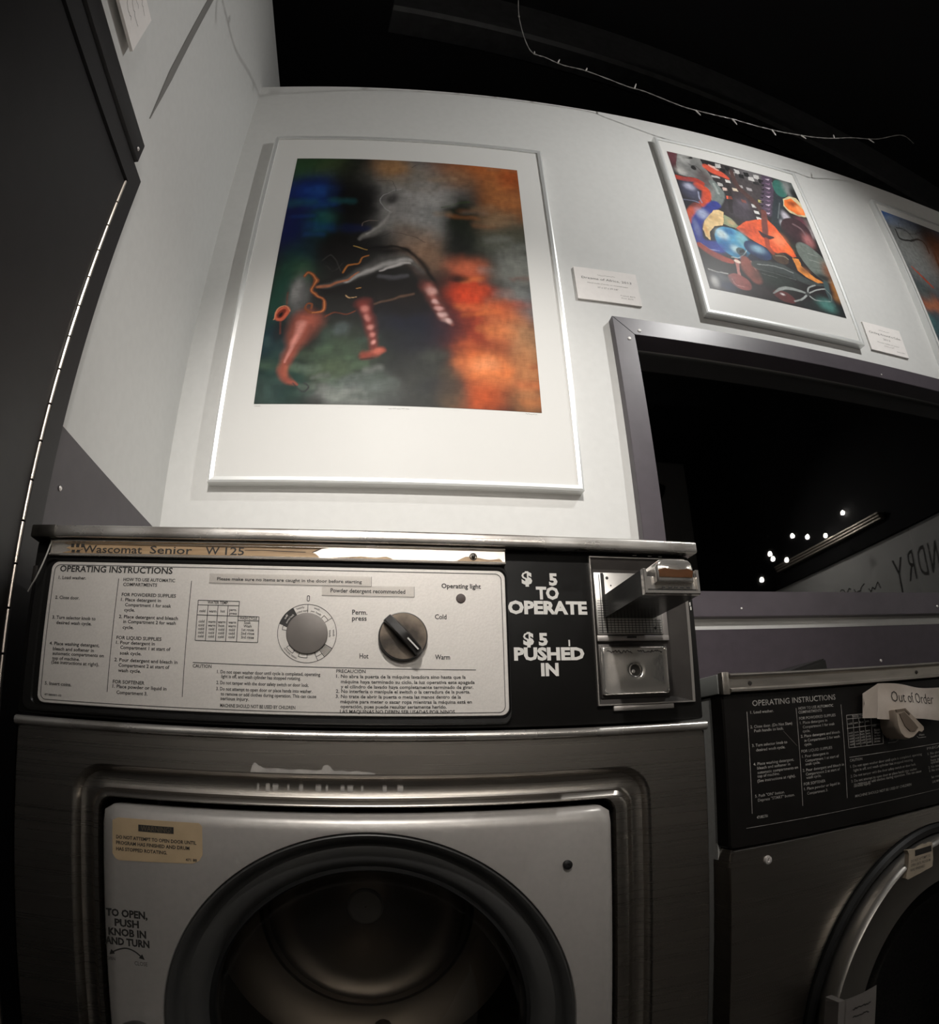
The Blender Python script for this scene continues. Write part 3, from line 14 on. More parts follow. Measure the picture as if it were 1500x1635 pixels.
ART2 = [["b",0.033,0.036,0.062,0.088,[95,52,58],1,0],["p",[[0.08,-0.007],[0.249,-0.025],[0.252,0.046],[0.291,0.149],[0.303,0.267],[0.259,0.387],[0.217,0.349],[0.21,0.253],[0.175,0.186],[0.087,0.195],[0.029,0.184],[0.036,0.103]],[128,128,126],1],["b",0.174,0.134,0.076,0.084,[100,100,100],0.7,0],["s",[[0.109,0.03],[0.144,0.027],[0.178,0.014]],[0.0202,0.0202,0.0202],[30,28,28],1],["s",[[0.126,0.066],[0.155,0.085],[0.191,0.083],[0.225,0.12]],[0.0089,0.0089,0.0089,0.0089],[60,60,60],0.8],["e",0.167,0.102,0.02,0.018,[20,20,20],1,0],["b",0.111,0.043,0.037,0.03,[175,175,172],0.7,0],["b",0.226,0.185,0.051,0.069,[75,60,60],0.8,0],["b",0.055,0.151,0.037,0.029,[180,178,174],0.7,0],["s",[[0.003,0.216],[0.069,0.219],[0.149,0.211],[0.19,0.226]],[0.0491,0.0491,0.0491,0.0491],[165,55,40],1],["s",[[0.152,0.255],[0.201,0.28],[0.185,0.345],[0.138,0.405]],[0.0664,0.0664,0.0664,0.0664],[205,75,42],1],["s",[[0.087,0.428],[0.027,0.5],[0.02,0.557]],[0.0636,0.0636,0.0636],[190,78,48],1],["b",0.085,0.309,0.061,0.072,[70,72,95],1,0],["b",0.084,0.278,0.033,0.024,[175,178,200],0.9,0],["s",[[0.003,0.401],[0.071,0.391],[0.112,0.399]],[0.0111,0.0111,0.0111],[150,155,185],0.8],["s",[[0.141,0.307],[0.13,0.359],[0.136,0.393]],[0.0111,0.0111,0.0111],[150,155,180],0.8],["b",0.042,0.415,0.058,0.032,[22,22,30],0.8,0],["s",[[0.28,0.197],[0.309,0.265],[0.279,0.334],[0.218,0.397]],[0.0578,0.0664,0.0722,0.0578],[112,122,120],1],["s",[[0.288,0.207],[0.298,0.28]],[0.0202,0.0202],[165,172,168],0.7],["s",[[0.241,0.38],[0.147,0.461],[0.07,0.535],[0.03,0.61],[0.026,0.675],[0.068,0.708],[0.142,0.709],[0.198,0.671]],[0.0722,0.0867,0.0867,0.0809,0.0867,0.0896,0.0953,0.0722],[38,50,135],1],["b",0.112,0.486,0.038,0.037,[165,175,205],0.9,0],["b",0.034,0.598,0.02,0.058,[120,130,170],0.6,0],["s",[[0.036,0.709],[0.08,0.737],[0.144,0.734]],[0.0089,0.0089,0.0089],[190,195,215],0.8],["s",[[0.027,0.722],[0.083,0.762],[0.149,0.784],[0.21,0.792]],[0.0491,0.0578,0.0578,0.0433],[150,56,38],1],["b",0.057,0.842,0.067,0.062,[24,24,26],1,0],["b",0.568,0.132,0.156,0.17,[70,64,66],1,0],["b",0.419,0.395,0.092,0.065,[70,62,72],0.9,0],["b",0.475,0.309,0.054,0.04,[120,110,125],0.6,0],["b",0.646,0.03,0.087,0.046,[120,118,120],0.7,0],["b",0.448,0.254,0.054,0.055,[60,48,52],0.8,0],["b",0.572,0.308,0.069,0.054,[60,50,50],0.7,0],["b",0.316,0.49,0.075,0.037,[40,36,38],0.7,0],["p",[[0.284,0.012],[0.325,0.012],[0.321,0.051],[0.281,0.048]],[25,24,26],1],["p",[[0.309,0.044],[0.35,0.043],[0.346,0.082],[0.306,0.079]],[190,188,186],1],["p",[[0.357,0.015],[0.399,0.014],[0.394,0.054],[0.354,0.051]],[190,188,186],1],["p",[[0.382,0.046],[0.424,0.046],[0.419,0.085],[0.379,0.082]],[25,24,26],1],["p",[[0.431,0.017],[0.474,0.017],[0.469,0.056],[0.428,0.054]],[25,24,26],1],["p",[[0.457,0.048],[0.499,0.048],[0.494,0.086],[0.453,0.085]],[190,188,186],1],["p",[[0.507,0.019],[0.55,0.018],[0.545,0.057],[0.503,0.056]],[190,188,186],1],["p",[[0.533,0.05],[0.575,0.049],[0.57,0.088],[0.529,0.086]],[25,24,26],1],["p",[[0.584,0.02],[0.627,0.019],[0.622,0.058],[0.58,0.057]],[25,24,26],1],["p",[[0.61,0.051],[0.653,0.05],[0.648,0.089],[0.605,0.087]],[190,188,186],1],["p",[[0.662,0.021],[0.707,0.019],[0.7,0.059],[0.658,0.058]],[190,188,186],1],["p",[[0.688,0.052],[0.733,0.05],[0.727,0.089],[0.683,0.088]],[25,24,26],1],["p",[[0.742,0.021],[0.787,0.019],[0.781,0.059],[0.737,0.058]],[25,24,26],1],["p",[[0.768,0.052],[0.813,0.049],[0.807,0.089],[0.763,0.088]],[190,188,186],1],["p",[[0.343,0.219],[0.38,0.219],[0.382,0.241],[0.341,0.245]],[215,190,180],1],["p",[[0.348,0.286],[0.386,0.287],[0.387,0.308],[0.346,0.311]],[235,105,75],1],["p",[[0.425,0.203],[0.464,0.203],[0.465,0.226],[0.423,0.229]],[205,190,170],1],["p",[[0.319,0.186],[0.357,0.187],[0.358,0.21],[0.317,0.213]],[180,178,176],1],["p",[[0.394,0.14],[0.433,0.14],[0.434,0.164],[0.392,0.167]],[205,203,200],1],["p",[[0.452,0.098],[0.491,0.098],[0.492,0.122],[0.449,0.125]],[30,26,28],1],["p",[[0.486,0.155],[0.525,0.154],[0.526,0.177],[0.483,0.181]],[170,165,165],1],["p",[[0.537,0.305],[0.576,0.305],[0.577,0.327],[0.535,0.33]],[200,198,196],1],["p",[[0.536,0.354],[0.575,0.354],[0.576,0.375],[0.534,0.379]],[210,208,206],1],["p",[[0.535,0.402],[0.574,0.402],[0.575,0.423],[0.533,0.426]],[215,215,212],1],["p",[[0.615,0.248],[0.655,0.247],[0.656,0.269],[0.612,0.273]],[190,180,110],1],["p",[[0.557,0.161],[0.596,0.161],[0.597,0.184],[0.553,0.188]],[165,160,162],1],["p",[[0.636,0.087],[0.677,0.086],[0.677,0.109],[0.632,0.114]],[40,38,40],1],["p",[[0.459,0.288],[0.498,0.288],[0.499,0.31],[0.457,0.314]],[125,75,70],1],["s",[[0.278,0.066],[0.328,0.092],[0.384,0.104],[0.424,0.126]],[0.0636,0.0693,0.0549,0.0289],[205,82,58],1],["s",[[0.309,0.044],[0.36,0.07]],[0.0231,0.0231],[225,170,155],0.8],["s",[[0.3,0.14],[0.347,0.14]],[0.0231,0.0231],[205,200,198],0.8],["s",[[0.475,0.051],[0.48,0.169],[0.545,0.254],[0.594,0.315],[0.609,0.383],[0.57,0.509]],[0.0376,0.0491,0.0607,0.0578,0.0491,0.0578],[78,55,52],1],["s",[[0.405,0.177],[0.373,0.298],[0.343,0.414]],[0.0318,0.0318,0.0318],[34,28,30],0.8],["s",[[0.779,0.018],[0.736,0.138],[0.68,0.255],[0.66,0.334]],[0.0953,0.0953,0.0953,0.0953],[80,66,84],1],["p",[[0.754,0.033],[0.806,0.023],[0.782,0.044]],[195,175,195],1],["p",[[0.702,0.064],[0.741,0.047],[0.725,0.071]],[30,26,32],1],["p",[[0.737,0.074],[0.789,0.064],[0.765,0.085]],[120,95,120],1],["p",[[0.686,0.104],[0.724,0.088],[0.708,0.111]],[30,26,32],1],["p",[[0.72,0.115],[0.771,0.105],[0.747,0.125]],[195,175,195],1],["p",[[0.669,0.145],[0.708,0.129],[0.692,0.151]],[30,26,32],1],["p",[[0.703,0.155],[0.754,0.146],[0.731,0.165]],[120,95,120],1],["p",[[0.653,0.184],[0.691,0.168],[0.676,0.191]],[30,26,32],1],["p",[[0.687,0.194],[0.738,0.185],[0.714,0.204]],[195,175,195],1],["p",[[0.638,0.223],[0.675,0.207],[0.66,0.229]],[30,26,32],1],["p",[[0.671,0.232],[0.721,0.224],[0.698,0.243]],[120,95,120],1],["p",[[0.622,0.261],[0.659,0.246],[0.644,0.267]],[30,26,32],1],["p",[[0.655,0.271],[0.705,0.262],[0.682,0.281]],[195,175,195],1],["p",[[0.607,0.298],[0.644,0.284],[0.629,0.305]],[30,26,32],1],["p",[[0.64,0.308],[0.689,0.3],[0.667,0.318]],[120,95,120],1],["p",[[0.592,0.335],[0.629,0.321],[0.614,0.341]],[30,26,32],1],["p",[[0.625,0.345],[0.674,0.337],[0.652,0.355]],[195,175,195],1],["p",[[0.578,0.371],[0.614,0.357],[0.6,0.378]],[30,26,32],1],["b",0.965,-0.009,0.096,0.078,[88,94,92],1,0],["s",[[0.86,0.076],[0.805,0.196],[0.745,0.312],[0.686,0.435]],[0.0867,0.0953,0.1011,0.0867],[44,52,58],1],["s",[[0.795,0.224],[0.724,0.366]],[0.0111,0.0111],[110,118,120],0.6],["e",0.861,0.089,0.061,0.078,[52,105,96],1,20],["b",0.938,0.08,0.037,0.061,[140,142,142],0.8,0],["b",0.978,0.095,0.032,0.046,[20,22,22],0.9,0],["p",[[0.845,0.179],[0.912,0.138],[0.981,0.134],[1.012,0.184],[1.025,0.237],[0.999,0.292],[0.93,0.303],[0.858,0.289],[0.822,0.242]],[205,190,150],1],["p",[[0.851,0.186],[0.926,0.152],[0.978,0.2],[1.009,0.242],[0.988,0.279],[0.922,0.29],[0.855,0.264],[0.832,0.229]],[232,118,52],1],["b",0.923,0.202,0.046,0.02,[120,50,25],0.8,0],["b",0.961,0.236,0.03,0.029,[245,160,100],0.7,0],["b",0.799,0.335,0.028,0.035,[190,185,195],1,0],["b",0.748,0.408,0.017,0.029,[190,188,196],0.9,0],["b",0.983,0.359,0.061,0.041,[120,115,112],0.8,0],["b",0.981,0.42,0.061,0.034,[150,140,142],0.8,0],["b",0.924,0.345,0.045,0.041,[95,50,62],1,0],["e",0.847,0.442,0.121,0.117,[60,38,44],1,30],["b",0.924,0.486,0.041,0.047,[165,105,105],0.9,0],["s",[[0.841,0.384],[0.896,0.406],[0.916,0.448]],[0.0202,0.0202,0.0202],[120,95,100],0.7],["b",0.763,0.531,0.057,0.05,[40,28,32],0.8,0],["b",0.68,0.494,0.055,0.076,[38,44,42],0.8,0],["b",0.714,0.587,0.069,0.049,[45,55,42],0.8,0],["e",0.612,0.686,0.061,0.042,[75,58,46],1,0],["s",[[0.58,0.678],[0.643,0.669],[0.673,0.683]],[0.0089,0.0089,0.0089],[150,140,120],0.7],["p",[[0.333,0.537],[0.427,0.469],[0.526,0.426],[0.622,0.398],[0.666,0.44],[0.705,0.522],[0.743,0.592],[0.755,0.649],[0.719,0.66],[0.675,0.636],[0.6,0.657],[0.536,0.639],[0.474,0.621],[0.414,0.596],[0.359,0.559]],[224,92,48],1],["b",0.656,0.551,0.055,0.049,[248,140,95],0.8,0],["b",0.452,0.526,0.051,0.037,[190,70,38],0.7,0],["b",0.384,0.553,0.038,0.024,[160,60,35],0.7,0],["b",0.704,0.612,0.035,0.024,[250,120,50],0.7,0],["s",[[0.622,0.344],[0.583,0.449],[0.559,0.523]],[0.0433,0.0491,0.0433],[112,62,56],1],["s",[[0.518,0.522],[0.549,0.548],[0.613,0.539]],[0.0202,0.052,0.0173],[60,40,44],1],["s",[[0.552,0.57],[0.541,0.627],[0.563,0.66]],[0.0376,0.0376,0.0376],[150,62,42],0.9],["p",[[0.203,0.434],[0.247,0.421],[0.283,0.429],[0.236,0.543],[0.174,0.562],[0.126,0.611],[0.106,0.671],[0.082,0.647],[0.079,0.599],[0.11,0.543]],[222,192,140],1],["b",0.191,0.497,0.031,0.026,[190,155,105],0.7,0],["b",0.101,0.606,0.013,0.034,[205,150,85],0.7,0],["p",[[0.276,0.448],[0.322,0.471],[0.357,0.517],[0.332,0.541],[0.282,0.537],[0.243,0.53]],[140,150,118],1],["b",0.311,0.503,0.025,0.017,[205,170,130],0.7,0],["e",0.272,0.652,0.126,0.104,[74,150,188],1,30],["b",0.206,0.613,0.036,0.03,[205,220,220],0.9,0],["b",0.204,0.685,0.051,0.038,[28,92,150],0.9,0],["b",0.267,0.58,0.037,0.021,[35,100,160],0.8,0],["b",0.28,0.716,0.06,0.029,[45,120,165],0.8,0],["b",0.276,0.696,0.031,0.023,[190,215,215],0.8,0],["b",0.349,0.616,0.038,0.047,[130,185,190],0.8,0],["e",0.312,0.707,0.039,0.03,[70,88,92],1,0],["p",[[0.298,0.697],[0.335,0.685],[0.334,0.705],[0.296,0.719]],[30,36,40],1],["s",[[0.383,0.63],[0.346,0.702],[0.279,0.749],[0.222,0.759]],[0.0067,0.0067,0.0067,0.0067],[190,210,215],0.9],["b",0.14,0.714,0.046,0.029,[40,60,150],0.9,0],["e",0.444,0.672,0.102,0.055,[38,58,98],1,22],["b",0.451,0.663,0.046,0.024,[135,170,190],0.9,0],["b",0.384,0.736,0.099,0.033,[30,36,56],0.8,0],["s",[[0.32,0.759],[0.331,0.818],[0.355,0.872]],[0.0722,0.13,0.1011],[135,75,66],1],["s",[[0.364,0.761],[0.375,0.819]],[0.0111,0.0111],[205,150,140],0.6],["s",[[0.253,0.775],[0.242,0.836],[0.233,0.906]],[0.0318,0.0202,0.026],[178,118,112],1],["e",0.254,0.783,0.021,0.011,[235,215,200],1,0],["e",0.227,0.921,0.079,0.045,[140,75,72],1,20],["s",[[0.176,0.907],[0.191,0.943],[0.251,0.95]],[0.0056,0.0056,0.0056],[200,140,135],0.7],["s",[[0.026,0.877],[0.085,0.886],[0.158,0.883]],[0.0089,0.0089,0.0089],[190,190,188],0.8],["b",0.095,0.917,0.066,0.027,[72,76,82],1,0],["b",0.049,0.949,0.026,0.026,[190,190,188],0.8,0],["b",0.132,0.963,0.055,0.024,[28,40,66],0.9,0],["s",[[0.39,0.781],[0.484,0.771],[0.602,0.767],[0.688,0.79],[0.776,0.812],[0.89,0.809]],[0.0722,0.0896,0.0953,0.0722,0.0491,0.0202],[62,68,68],1],["s",[[0.404,0.773],[0.547,0.758],[0.671,0.773]],[0.0078,0.0078,0.0078],[150,155,154],0.8],["s",[[0.379,0.808],[0.514,0.811],[0.676,0.818]],[0.0067,0.0067,0.0067],[115,120,120],0.7],["b",0.509,0.852,0.141,0.053,[42,52,48],0.9,0],["s",[[0.415,0.831],[0.526,0.838]],[0.0056,0.0056],[100,104,102],0.6],["p",[[0.712,0.664],[0.769,0.66],[0.768,0.705],[0.809,0.738],[0.857,0.769],[0.922,0.789],[0.856,0.801],[0.777,0.781],[0.718,0.747],[0.718,0.705]],[215,135,62],1],["b",0.786,0.732,0.036,0.021,[120,75,45],0.8,0],["e",0.908,0.647,0.105,0.139,[104,112,106],1,-28],["s",[[0.874,0.594],[0.949,0.599]],[0.0067,0.0067],[160,165,160],0.6],["s",[[0.866,0.64],[0.955,0.641]],[0.0067,0.0067],[150,155,150],0.6],["s",[[0.867,0.694],[0.961,0.683]],[0.0067,0.0067],[70,78,74],0.6],["b",0.994,0.697,0.044,0.059,[130,75,45],0.8,0],["b",0.931,0.748,0.058,0.023,[30,30,30],0.9,0],["s",[[0.926,0.786],[0.917,0.859],[0.93,0.926]],[0.0433,0.0433,0.0318],[60,78,80],1],["b",0.998,0.812,0.032,0.056,[150,98,48],1,0],["b",0.998,0.883,0.041,0.028,[160,110,60],0.9,0],["e",0.531,0.955,0.081,0.035,[92,46,46],1,10],["b",0.519,0.943,0.015,0.006,[230,220,220],0.9,0],["s",[[0.451,0.949],[0.521,0.909],[0.599,0.888],[0.67,0.889],[0.735,0.897]],[0.0087,0.0231,0.026,0.0202,0.0144],[150,156,153],0.9],["s",[[0.736,0.895],[0.761,0.851],[0.821,0.822]],[0.01,0.01,0.01],[165,170,168],0.9],["s",[[0.735,0.897],[0.818,0.855],[0.898,0.833]],[0.01,0.01,0.01],[165,170,168],0.9],["s",[[0.731,0.901],[0.67,0.943],[0.6,0.97]],[0.0133,0.0133,0.0133],[165,170,168],0.9],["s",[[0.736,0.901],[0.787,0.925],[0.904,0.913]],[0.01,0.01,0.01],[165,170,168],0.9],["s",[[0.896,0.835],[0.933,0.866],[0.919,0.908]],[0.0067,0.0067,0.0067],[120,125,122],0.8],["e",0.734,0.898,0.019,0.012,[60,62,62],1,0],["b",0.865,0.944,0.07,0.036,[74,122,116],1,0],["b",0.992,0.943,0.058,0.054,[28,32,34],0.9,0],["b",0.728,0.975,0.08,0.027,[36,44,44],0.8,0],["b",0.372,0.947,0.071,0.03,[50,44,46],0.8,0]]
ART3 = [["b",0.097,0.005,0.198,0.083,[35,90,165],1,0],["b",0.248,0.042,0.149,0.055,[80,90,110],0.9,0],["b",0.101,0.067,0.089,0.04,[110,130,160],0.8,0],["b",0.226,0.299,0.278,0.218,[130,132,130],1,0],["b",0.502,0.117,0.118,0.122,[45,45,46],1,0],["b",0.533,-0.064,0.183,0.073,[60,62,66],1,0],["s",[[0.063,0.15],[0.074,0.223],[0.179,0.216],[0.332,0.164],[0.388,0.192],[0.371,0.262]],[0.0173,0.0208,0.0208,0.0208,0.026,0.0173],[40,40,38],1],["s",[[0.089,0.131],[0.195,0.124],[0.249,0.175]],[0.0139,0.0139,0.0139],[50,50,48],0.9],["s",[[0.158,0.067],[0.141,0.128],[0.276,0.135],[0.415,0.062]],[0.0053,0.0053,0.0053,0.0053],[60,62,60],0.9],["b",0.164,0.171,0.071,0.019,[120,120,118],0.9,0],["s",[[0.044,0.448],[0.106,0.482],[0.163,0.528],[0.211,0.566]],[0.0121,0.0225,0.026,0.0173],[170,66,40],1],["b",0.086,0.689,0.101,0.064,[150,70,40],1,0],["b",0.127,0.736,0.102,0.063,[200,110,50],1,0],["b",0.063,0.638,0.1,0.065,[70,85,85],0.9,0],["b",0.036,0.854,0.099,0.06,[70,110,105],1,0],["b",0.102,0.796,0.05,0.041,[60,50,45],0.8,0],["s",[[0.446,0.242],[0.426,0.405],[0.411,0.56]],[0.0347,0.0347,0.0347],[50,48,46],1],["b",0.664,0.294,0.248,0.189,[150,90,55],0.9,0],["b",0.255,0.873,0.268,0.15,[60,80,90],0.9,0],["b",0.978,-0.014,0.275,0.145,[90,100,120],0.9,0]]


PI = math.pi
sc = bpy.context.scene
col = sc.collection
random.seed(7)

# ------------------------------------------------------------ materials
def s2l(c):
    return tuple(((x/12.92) if x <= .04045 else ((x+.055)/1.055)**2.4) for x in c)
def rgb(r, g, b): return s2l((r/255, g/255, b/255))
MATS = {}
def mat(name, c, rough=.5, metal=0., spec=.5, nscale=0., namt=0., bump=0., stretch=(1, 1, 1), coat=0., ramp=None, rvar=0.):
    if name in MATS: return MATS[name]
    m = bpy.data.materials.new(name); m.use_nodes = True
    nt = m.node_tree; b = nt.nodes['Principled BSDF']
    b.inputs['Base Color'].default_value = (*c, 1)
    b.inputs['Roughness'].default_value = rough
    b.inputs['Metallic'].default_value = metal
    b.inputs['Specular IOR Level'].default_value = spec
    b.inputs['Coat Weight'].default_value = coat
    if nscale:
        tc = nt.nodes.new('ShaderNodeTexCoord'); mp = nt.nodes.new('ShaderNodeMapping')
        mp.inputs['Scale'].default_value = stretch
        nz = nt.nodes.new('ShaderNodeTexNoise'); nz.inputs['Scale'].default_value = nscale; nz.inputs['Detail'].default_value = 5
        nt.links.new(tc.outputs['Object'], mp.inputs[0]); nt.links.new(mp.outputs[0], nz.inputs['Vector'])
        if namt or ramp:
            rp = nt.nodes.new('ShaderNodeValToRGB'); cr = rp.color_ramp
            c2 = ramp if ramp else tuple(max(0, x*(1-namt)) for x in c)
            cr.elements[0].position = .35; cr.elements[0].color = (*c2, 1)
            cr.elements[1].position = .62; cr.elements[1].color = (*c, 1)
            nt.links.new(nz.outputs[0], rp.inputs[0]); nt.links.new(rp.outputs[0], b.inputs['Base Color'])
        if rvar:
            mr = nt.nodes.new('ShaderNodeMapRange')
            mr.inputs['To Min'].default_value = max(.02, rough-rvar); mr.inputs['To Max'].default_value = rough+rvar
            nt.links.new(nz.outputs[0], mr.inputs[0]); nt.links.new(mr.outputs[0], b.inputs['Roughness'])
        if bump:
            bp = nt.nodes.new('ShaderNodeBump'); bp.inputs['Strength'].default_value = bump; bp.inputs['Distance'].default_value = .002
            nt.links.new(nz.outputs[0], bp.inputs['Height']); nt.links.new(bp.outputs[0], b.inputs['Normal'])
    MATS[name] = m
    return m
def emis(name, c, s):
    m = bpy.data.materials.new(name); m.use_nodes = True
    b = m.node_tree.nodes['Principled BSDF']
    b.inputs['Base Color'].default_value = (*c, 1)
    b.inputs['Emission Color'].default_value = (*c, 1); b.inputs['Emission Strength'].default_value = s
    return m
def glassy(name, tint=(1, 1, 1), ior=1.5, rough=.02, boost=1.):
    # clear pane: light passes through, Fresnel reflection on top
    m = bpy.data.materials.new(name); m.use_nodes = True; nt = m.node_tree
    for n in list(nt.nodes): nt.nodes.remove(n)
    out = nt.nodes.new('ShaderNodeOutputMaterial'); mx = nt.nodes.new('ShaderNodeMixShader')
    tr = nt.nodes.new('ShaderNodeBsdfTransparent'); tr.inputs[0].default_value = (*tint, 1)
    gl = nt.nodes.new('ShaderNodeBsdfGlossy'); gl.inputs['Roughness'].default_value = rough
    f0 = ((ior-1)/(ior+1))**2*2*boost      # both faces of the pane
    lw = nt.nodes.new('ShaderNodeLayerWeight'); lw.inputs['Blend'].default_value = .5
    pw = nt.nodes.new('ShaderNodeMath'); pw.operation = 'POWER'; pw.inputs[1].default_value = 4.5
    ma = nt.nodes.new('ShaderNodeMath'); ma.operation = 'MULTIPLY_ADD'; ma.inputs[1].default_value = 1-f0; ma.inputs[2].default_value = f0; ma.use_clamp = True
    nt.links.new(lw.outputs['Facing'], pw.inputs[0]); nt.links.new(pw.outputs[0], ma.inputs[0]); nt.links.new(ma.outputs[0], mx.inputs[0])
    nt.links.new(tr.outputs[0], mx.inputs[1]); nt.links.new(gl.outputs[0], mx.inputs[2]); nt.links.new(mx.outputs[0], out.inputs[0])
    return m
M = {}
M['wall'] = mat('wall_paint', (.60, .60, .585), .62, nscale=60, bump=.05, namt=.03)
M['black'] = mat('ceiling_black', (.004, .004, .005), .9)
M['beam'] = mat('girder_paint', (.024, .024, .025), .6, nscale=30, namt=.5, bump=.1)
M['purple'] = mat('aubergine_paint', (.045, .036, .044), .42, nscale=45, namt=.15, bump=.05)
M['purple_frame'] = mat('aubergine_frame_paint', (.074, .063, .073), .36, nscale=30, namt=.12, bump=.04)
M['doorpaint'] = mat('charcoal_door_paint', (.0125, .0115, .0125), .55, nscale=40, namt=.2, bump=.04)
M['floor'] = mat('vinyl_floor', (.10, .09, .08), .5, nscale=8, namt=.4)
M['alu'] = mat('aluminium_frame', (.82, .83, .82), .33, 0.55)
M['mat'] = mat('mat_board', (.66, .655, .635), .8)
M['card'] = mat('card_paper', (.80, .765, .74), .8, nscale=80, namt=.03)
M['ink'] = mat('black_ink', (.022, .02, .018), .6)
M['inkgrey'] = mat('grey_ink', (.10, .09, .085), .6)
M['steel'] = mat('brushed_steel', (.40, .37, .335), .28, 1., nscale=3, stretch=(.5, .5, 420), bump=.03, rvar=.03, namt=.05)
M['steel_side'] = mat('steel_side', (.42, .40, .37), .4, 1., nscale=3, stretch=(60, 60, 1), bump=.05)
M['lidsteel'] = mat('worn_steel_lid', (.80, .77, .73), .27, .85, nscale=14, ramp=(.50, .46, .42), bump=.12, rvar=.10, stretch=(1, 1, 1.5))
M['strip'] = mat('name_strip_metal', (.86, .81, .75), .26, .75, nscale=20, ramp=(.74, .68, .60), stretch=(1, 1, 4), rvar=.06)
M['tan'] = mat('yellowed_label', (.50, .34, .19), .45, nscale=9, ramp=(.36, .23, .12), stretch=(2, 2, 30))
M['residue'] = mat('label_residue', (.55, .40, .26), .7, nscale=60, ramp=(.28, .18, .10))
M['plate'] = mat('instruction_plate', (.74, .70, .655), .36, .25, nscale=500, bump=.05, namt=.05)
M['blackplastic'] = mat('black_plastic', (.007, .0065, .006), .36, spec=.35, nscale=90, bump=.04, rvar=.05)
M['blackpanel'] = mat('black_enamel_panel', (.006, .005, .0045), .40, spec=.3, nscale=50, namt=.3, bump=.05)
M['white_print'] = mat('silver_print', (.70, .68, .64), .5)
M['dim_print'] = mat('worn_silver_print', (.42, .40, .37), .5, nscale=60, namt=.5)
M['dial'] = mat('grey_dial', (.20, .18, .165), .30, .2, nscale=60, namt=.1)
M['knobface'] = mat('worn_brown_knob', (.24, .19, .145), .42, .45, nscale=35, ramp=(.05, .04, .032), bump=.15)
M['knobblack'] = mat('black_knob', (.012, .010, .009), .28)
M['tape'] = glassy('clear_tape', (.92, .91, .90), 1.5, .2, 1.2)
M['chrome'] = mat('chrome', (.88, .84, .79), .14, .82, nscale=26, rvar=.06, bump=.25, namt=.1)
M['chromegrid'] = mat('slide_plate_chrome', (.80, .77, .73), .3, .8, nscale=40, bump=.1, namt=.1)
M['bezel'] = mat('dark_bezel_metal', (.06, .054, .05), .36, .6, nscale=30, namt=.2)
M['midbar'] = mat('grey_bar_metal', (.42, .39, .37), .4, .6)
M['slide'] = mat('dark_slide_steel', (.012, .011, .010), .24, .15, spec=.35, nscale=30, bump=.15, rvar=.1)
M['brown_reflection'] = mat('painted_reflection', (.45, .20, .10), .25, .9, nscale=40, ramp=(.30, .16, .09))
M['doorpaint2'] = mat('silver_door_enamel', (.47, .445, .42), .33, .35, nscale=160, bump=.04, namt=.05)
M['rubber'] = mat('dark_rubber', (.010, .010, .010), .5, spec=.3)
M['rim'] = mat('grey_door_rim', (.075, .074, .072), .42, .3)
M['drum'] = mat('drum_steel', (.15, .125, .10), .38, .85, nscale=30, bump=.06, rvar=.06)
M['glass'] = glassy('door_glass', (.85, .84, .82), 1.5, .03, .7)
M['pane'] = glassy('window_pane', (.62, .62, .62), 1.62, .012, 1.25)
M['picglass'] = glassy('picture_glass', (.99, .99, .99), 1.35, .32, .06)
M['sticker'] = mat('buff_sticker', (.55, .41, .25), .6, nscale=60, namt=.1)
M['sticker2'] = mat('cream_sticker', (.50, .42, .32), .6, nscale=60, namt=.15)
M['beige'] = mat('beige_plastic', (.46, .38, .31), .42, nscale=60, namt=.1)
M['beigedark'] = mat('worn_beige_recess', (.16, .12, .09), .5)
M['paper'] = mat('creased_paper', (.62, .55, .49), .8, nscale=18, ramp=(.50, .43, .37), bump=.35)
M['tagpaper'] = mat('grey_tag_card', (.17, .155, .145), .7)
M['greyside'] = mat('grey_cabinet_enamel', (.34, .34, .325), .45, nscale=200, namt=.1)
M['greylid'] = mat('grey_lid_side', (.20, .205, .195), .45)
M['wire'] = mat('clear_grey_cord', (.20, .19, .18), .4)
M['bulbglass'] = mat('small_bulb_glass', (.55, .53, .50), .15, .2)
M['wirewhite'] = mat('pale_wire', (.5, .48, .45), .5)
M['hinge'] = mat('hinge_metal', (.80, .72, .64), .28, .9)
M['screw'] = mat('screw_metal', (.72, .68, .66), .4, .6)
M['whitehead'] = mat('painted_screw', (.78, .76, .74), .5)
M['letters'] = mat('wall_lettering', (.045, .042, .038), .7)
M['valance'] = mat('valance_metal', (.55, .50, .43), .35, .6)
M['lamp'] = mat('lamp_housing', (.012, .012, .012), .8, spec=.05)

# ------------------------------------------------------------ mesh helpers
def link(o, parent=None):
    col.objects.link(o)
    if parent is not None: o.parent = parent
    return o
def finish(name, bm, m, parent=None, loc=None, smooth=35, bevel=0):
    bmesh.ops.remove_doubles(bm, verts=bm.verts, dist=1e-6)
    me = bpy.data.meshes.new(name); bm.to_mesh(me); bm.free()
    ms = m if isinstance(m, (list, tuple)) else [m]
    for x in ms: me.materials.append(x)
    if smooth:
        me.shade_smooth(); me.set_sharp_from_angle(angle=math.radians(smooth))
    o = bpy.data.objects.new(name, me); link(o, parent)
    if loc: o.location = loc
    return o
def tag(o, label=None, cat=None, group=None, kind=None):
    if label: o['label'] = label
    if cat: o['category'] = cat
    if group: o['group'] = group
    if kind: o['kind'] = kind
    return o
def empty(name, loc=(0, 0, 0), rz=0, **k):
    o = bpy.data.objects.new(name, None); link(o); o.location = loc; o.rotation_euler = (0, 0, rz); o.empty_display_size = .1
    return tag(o, **k)
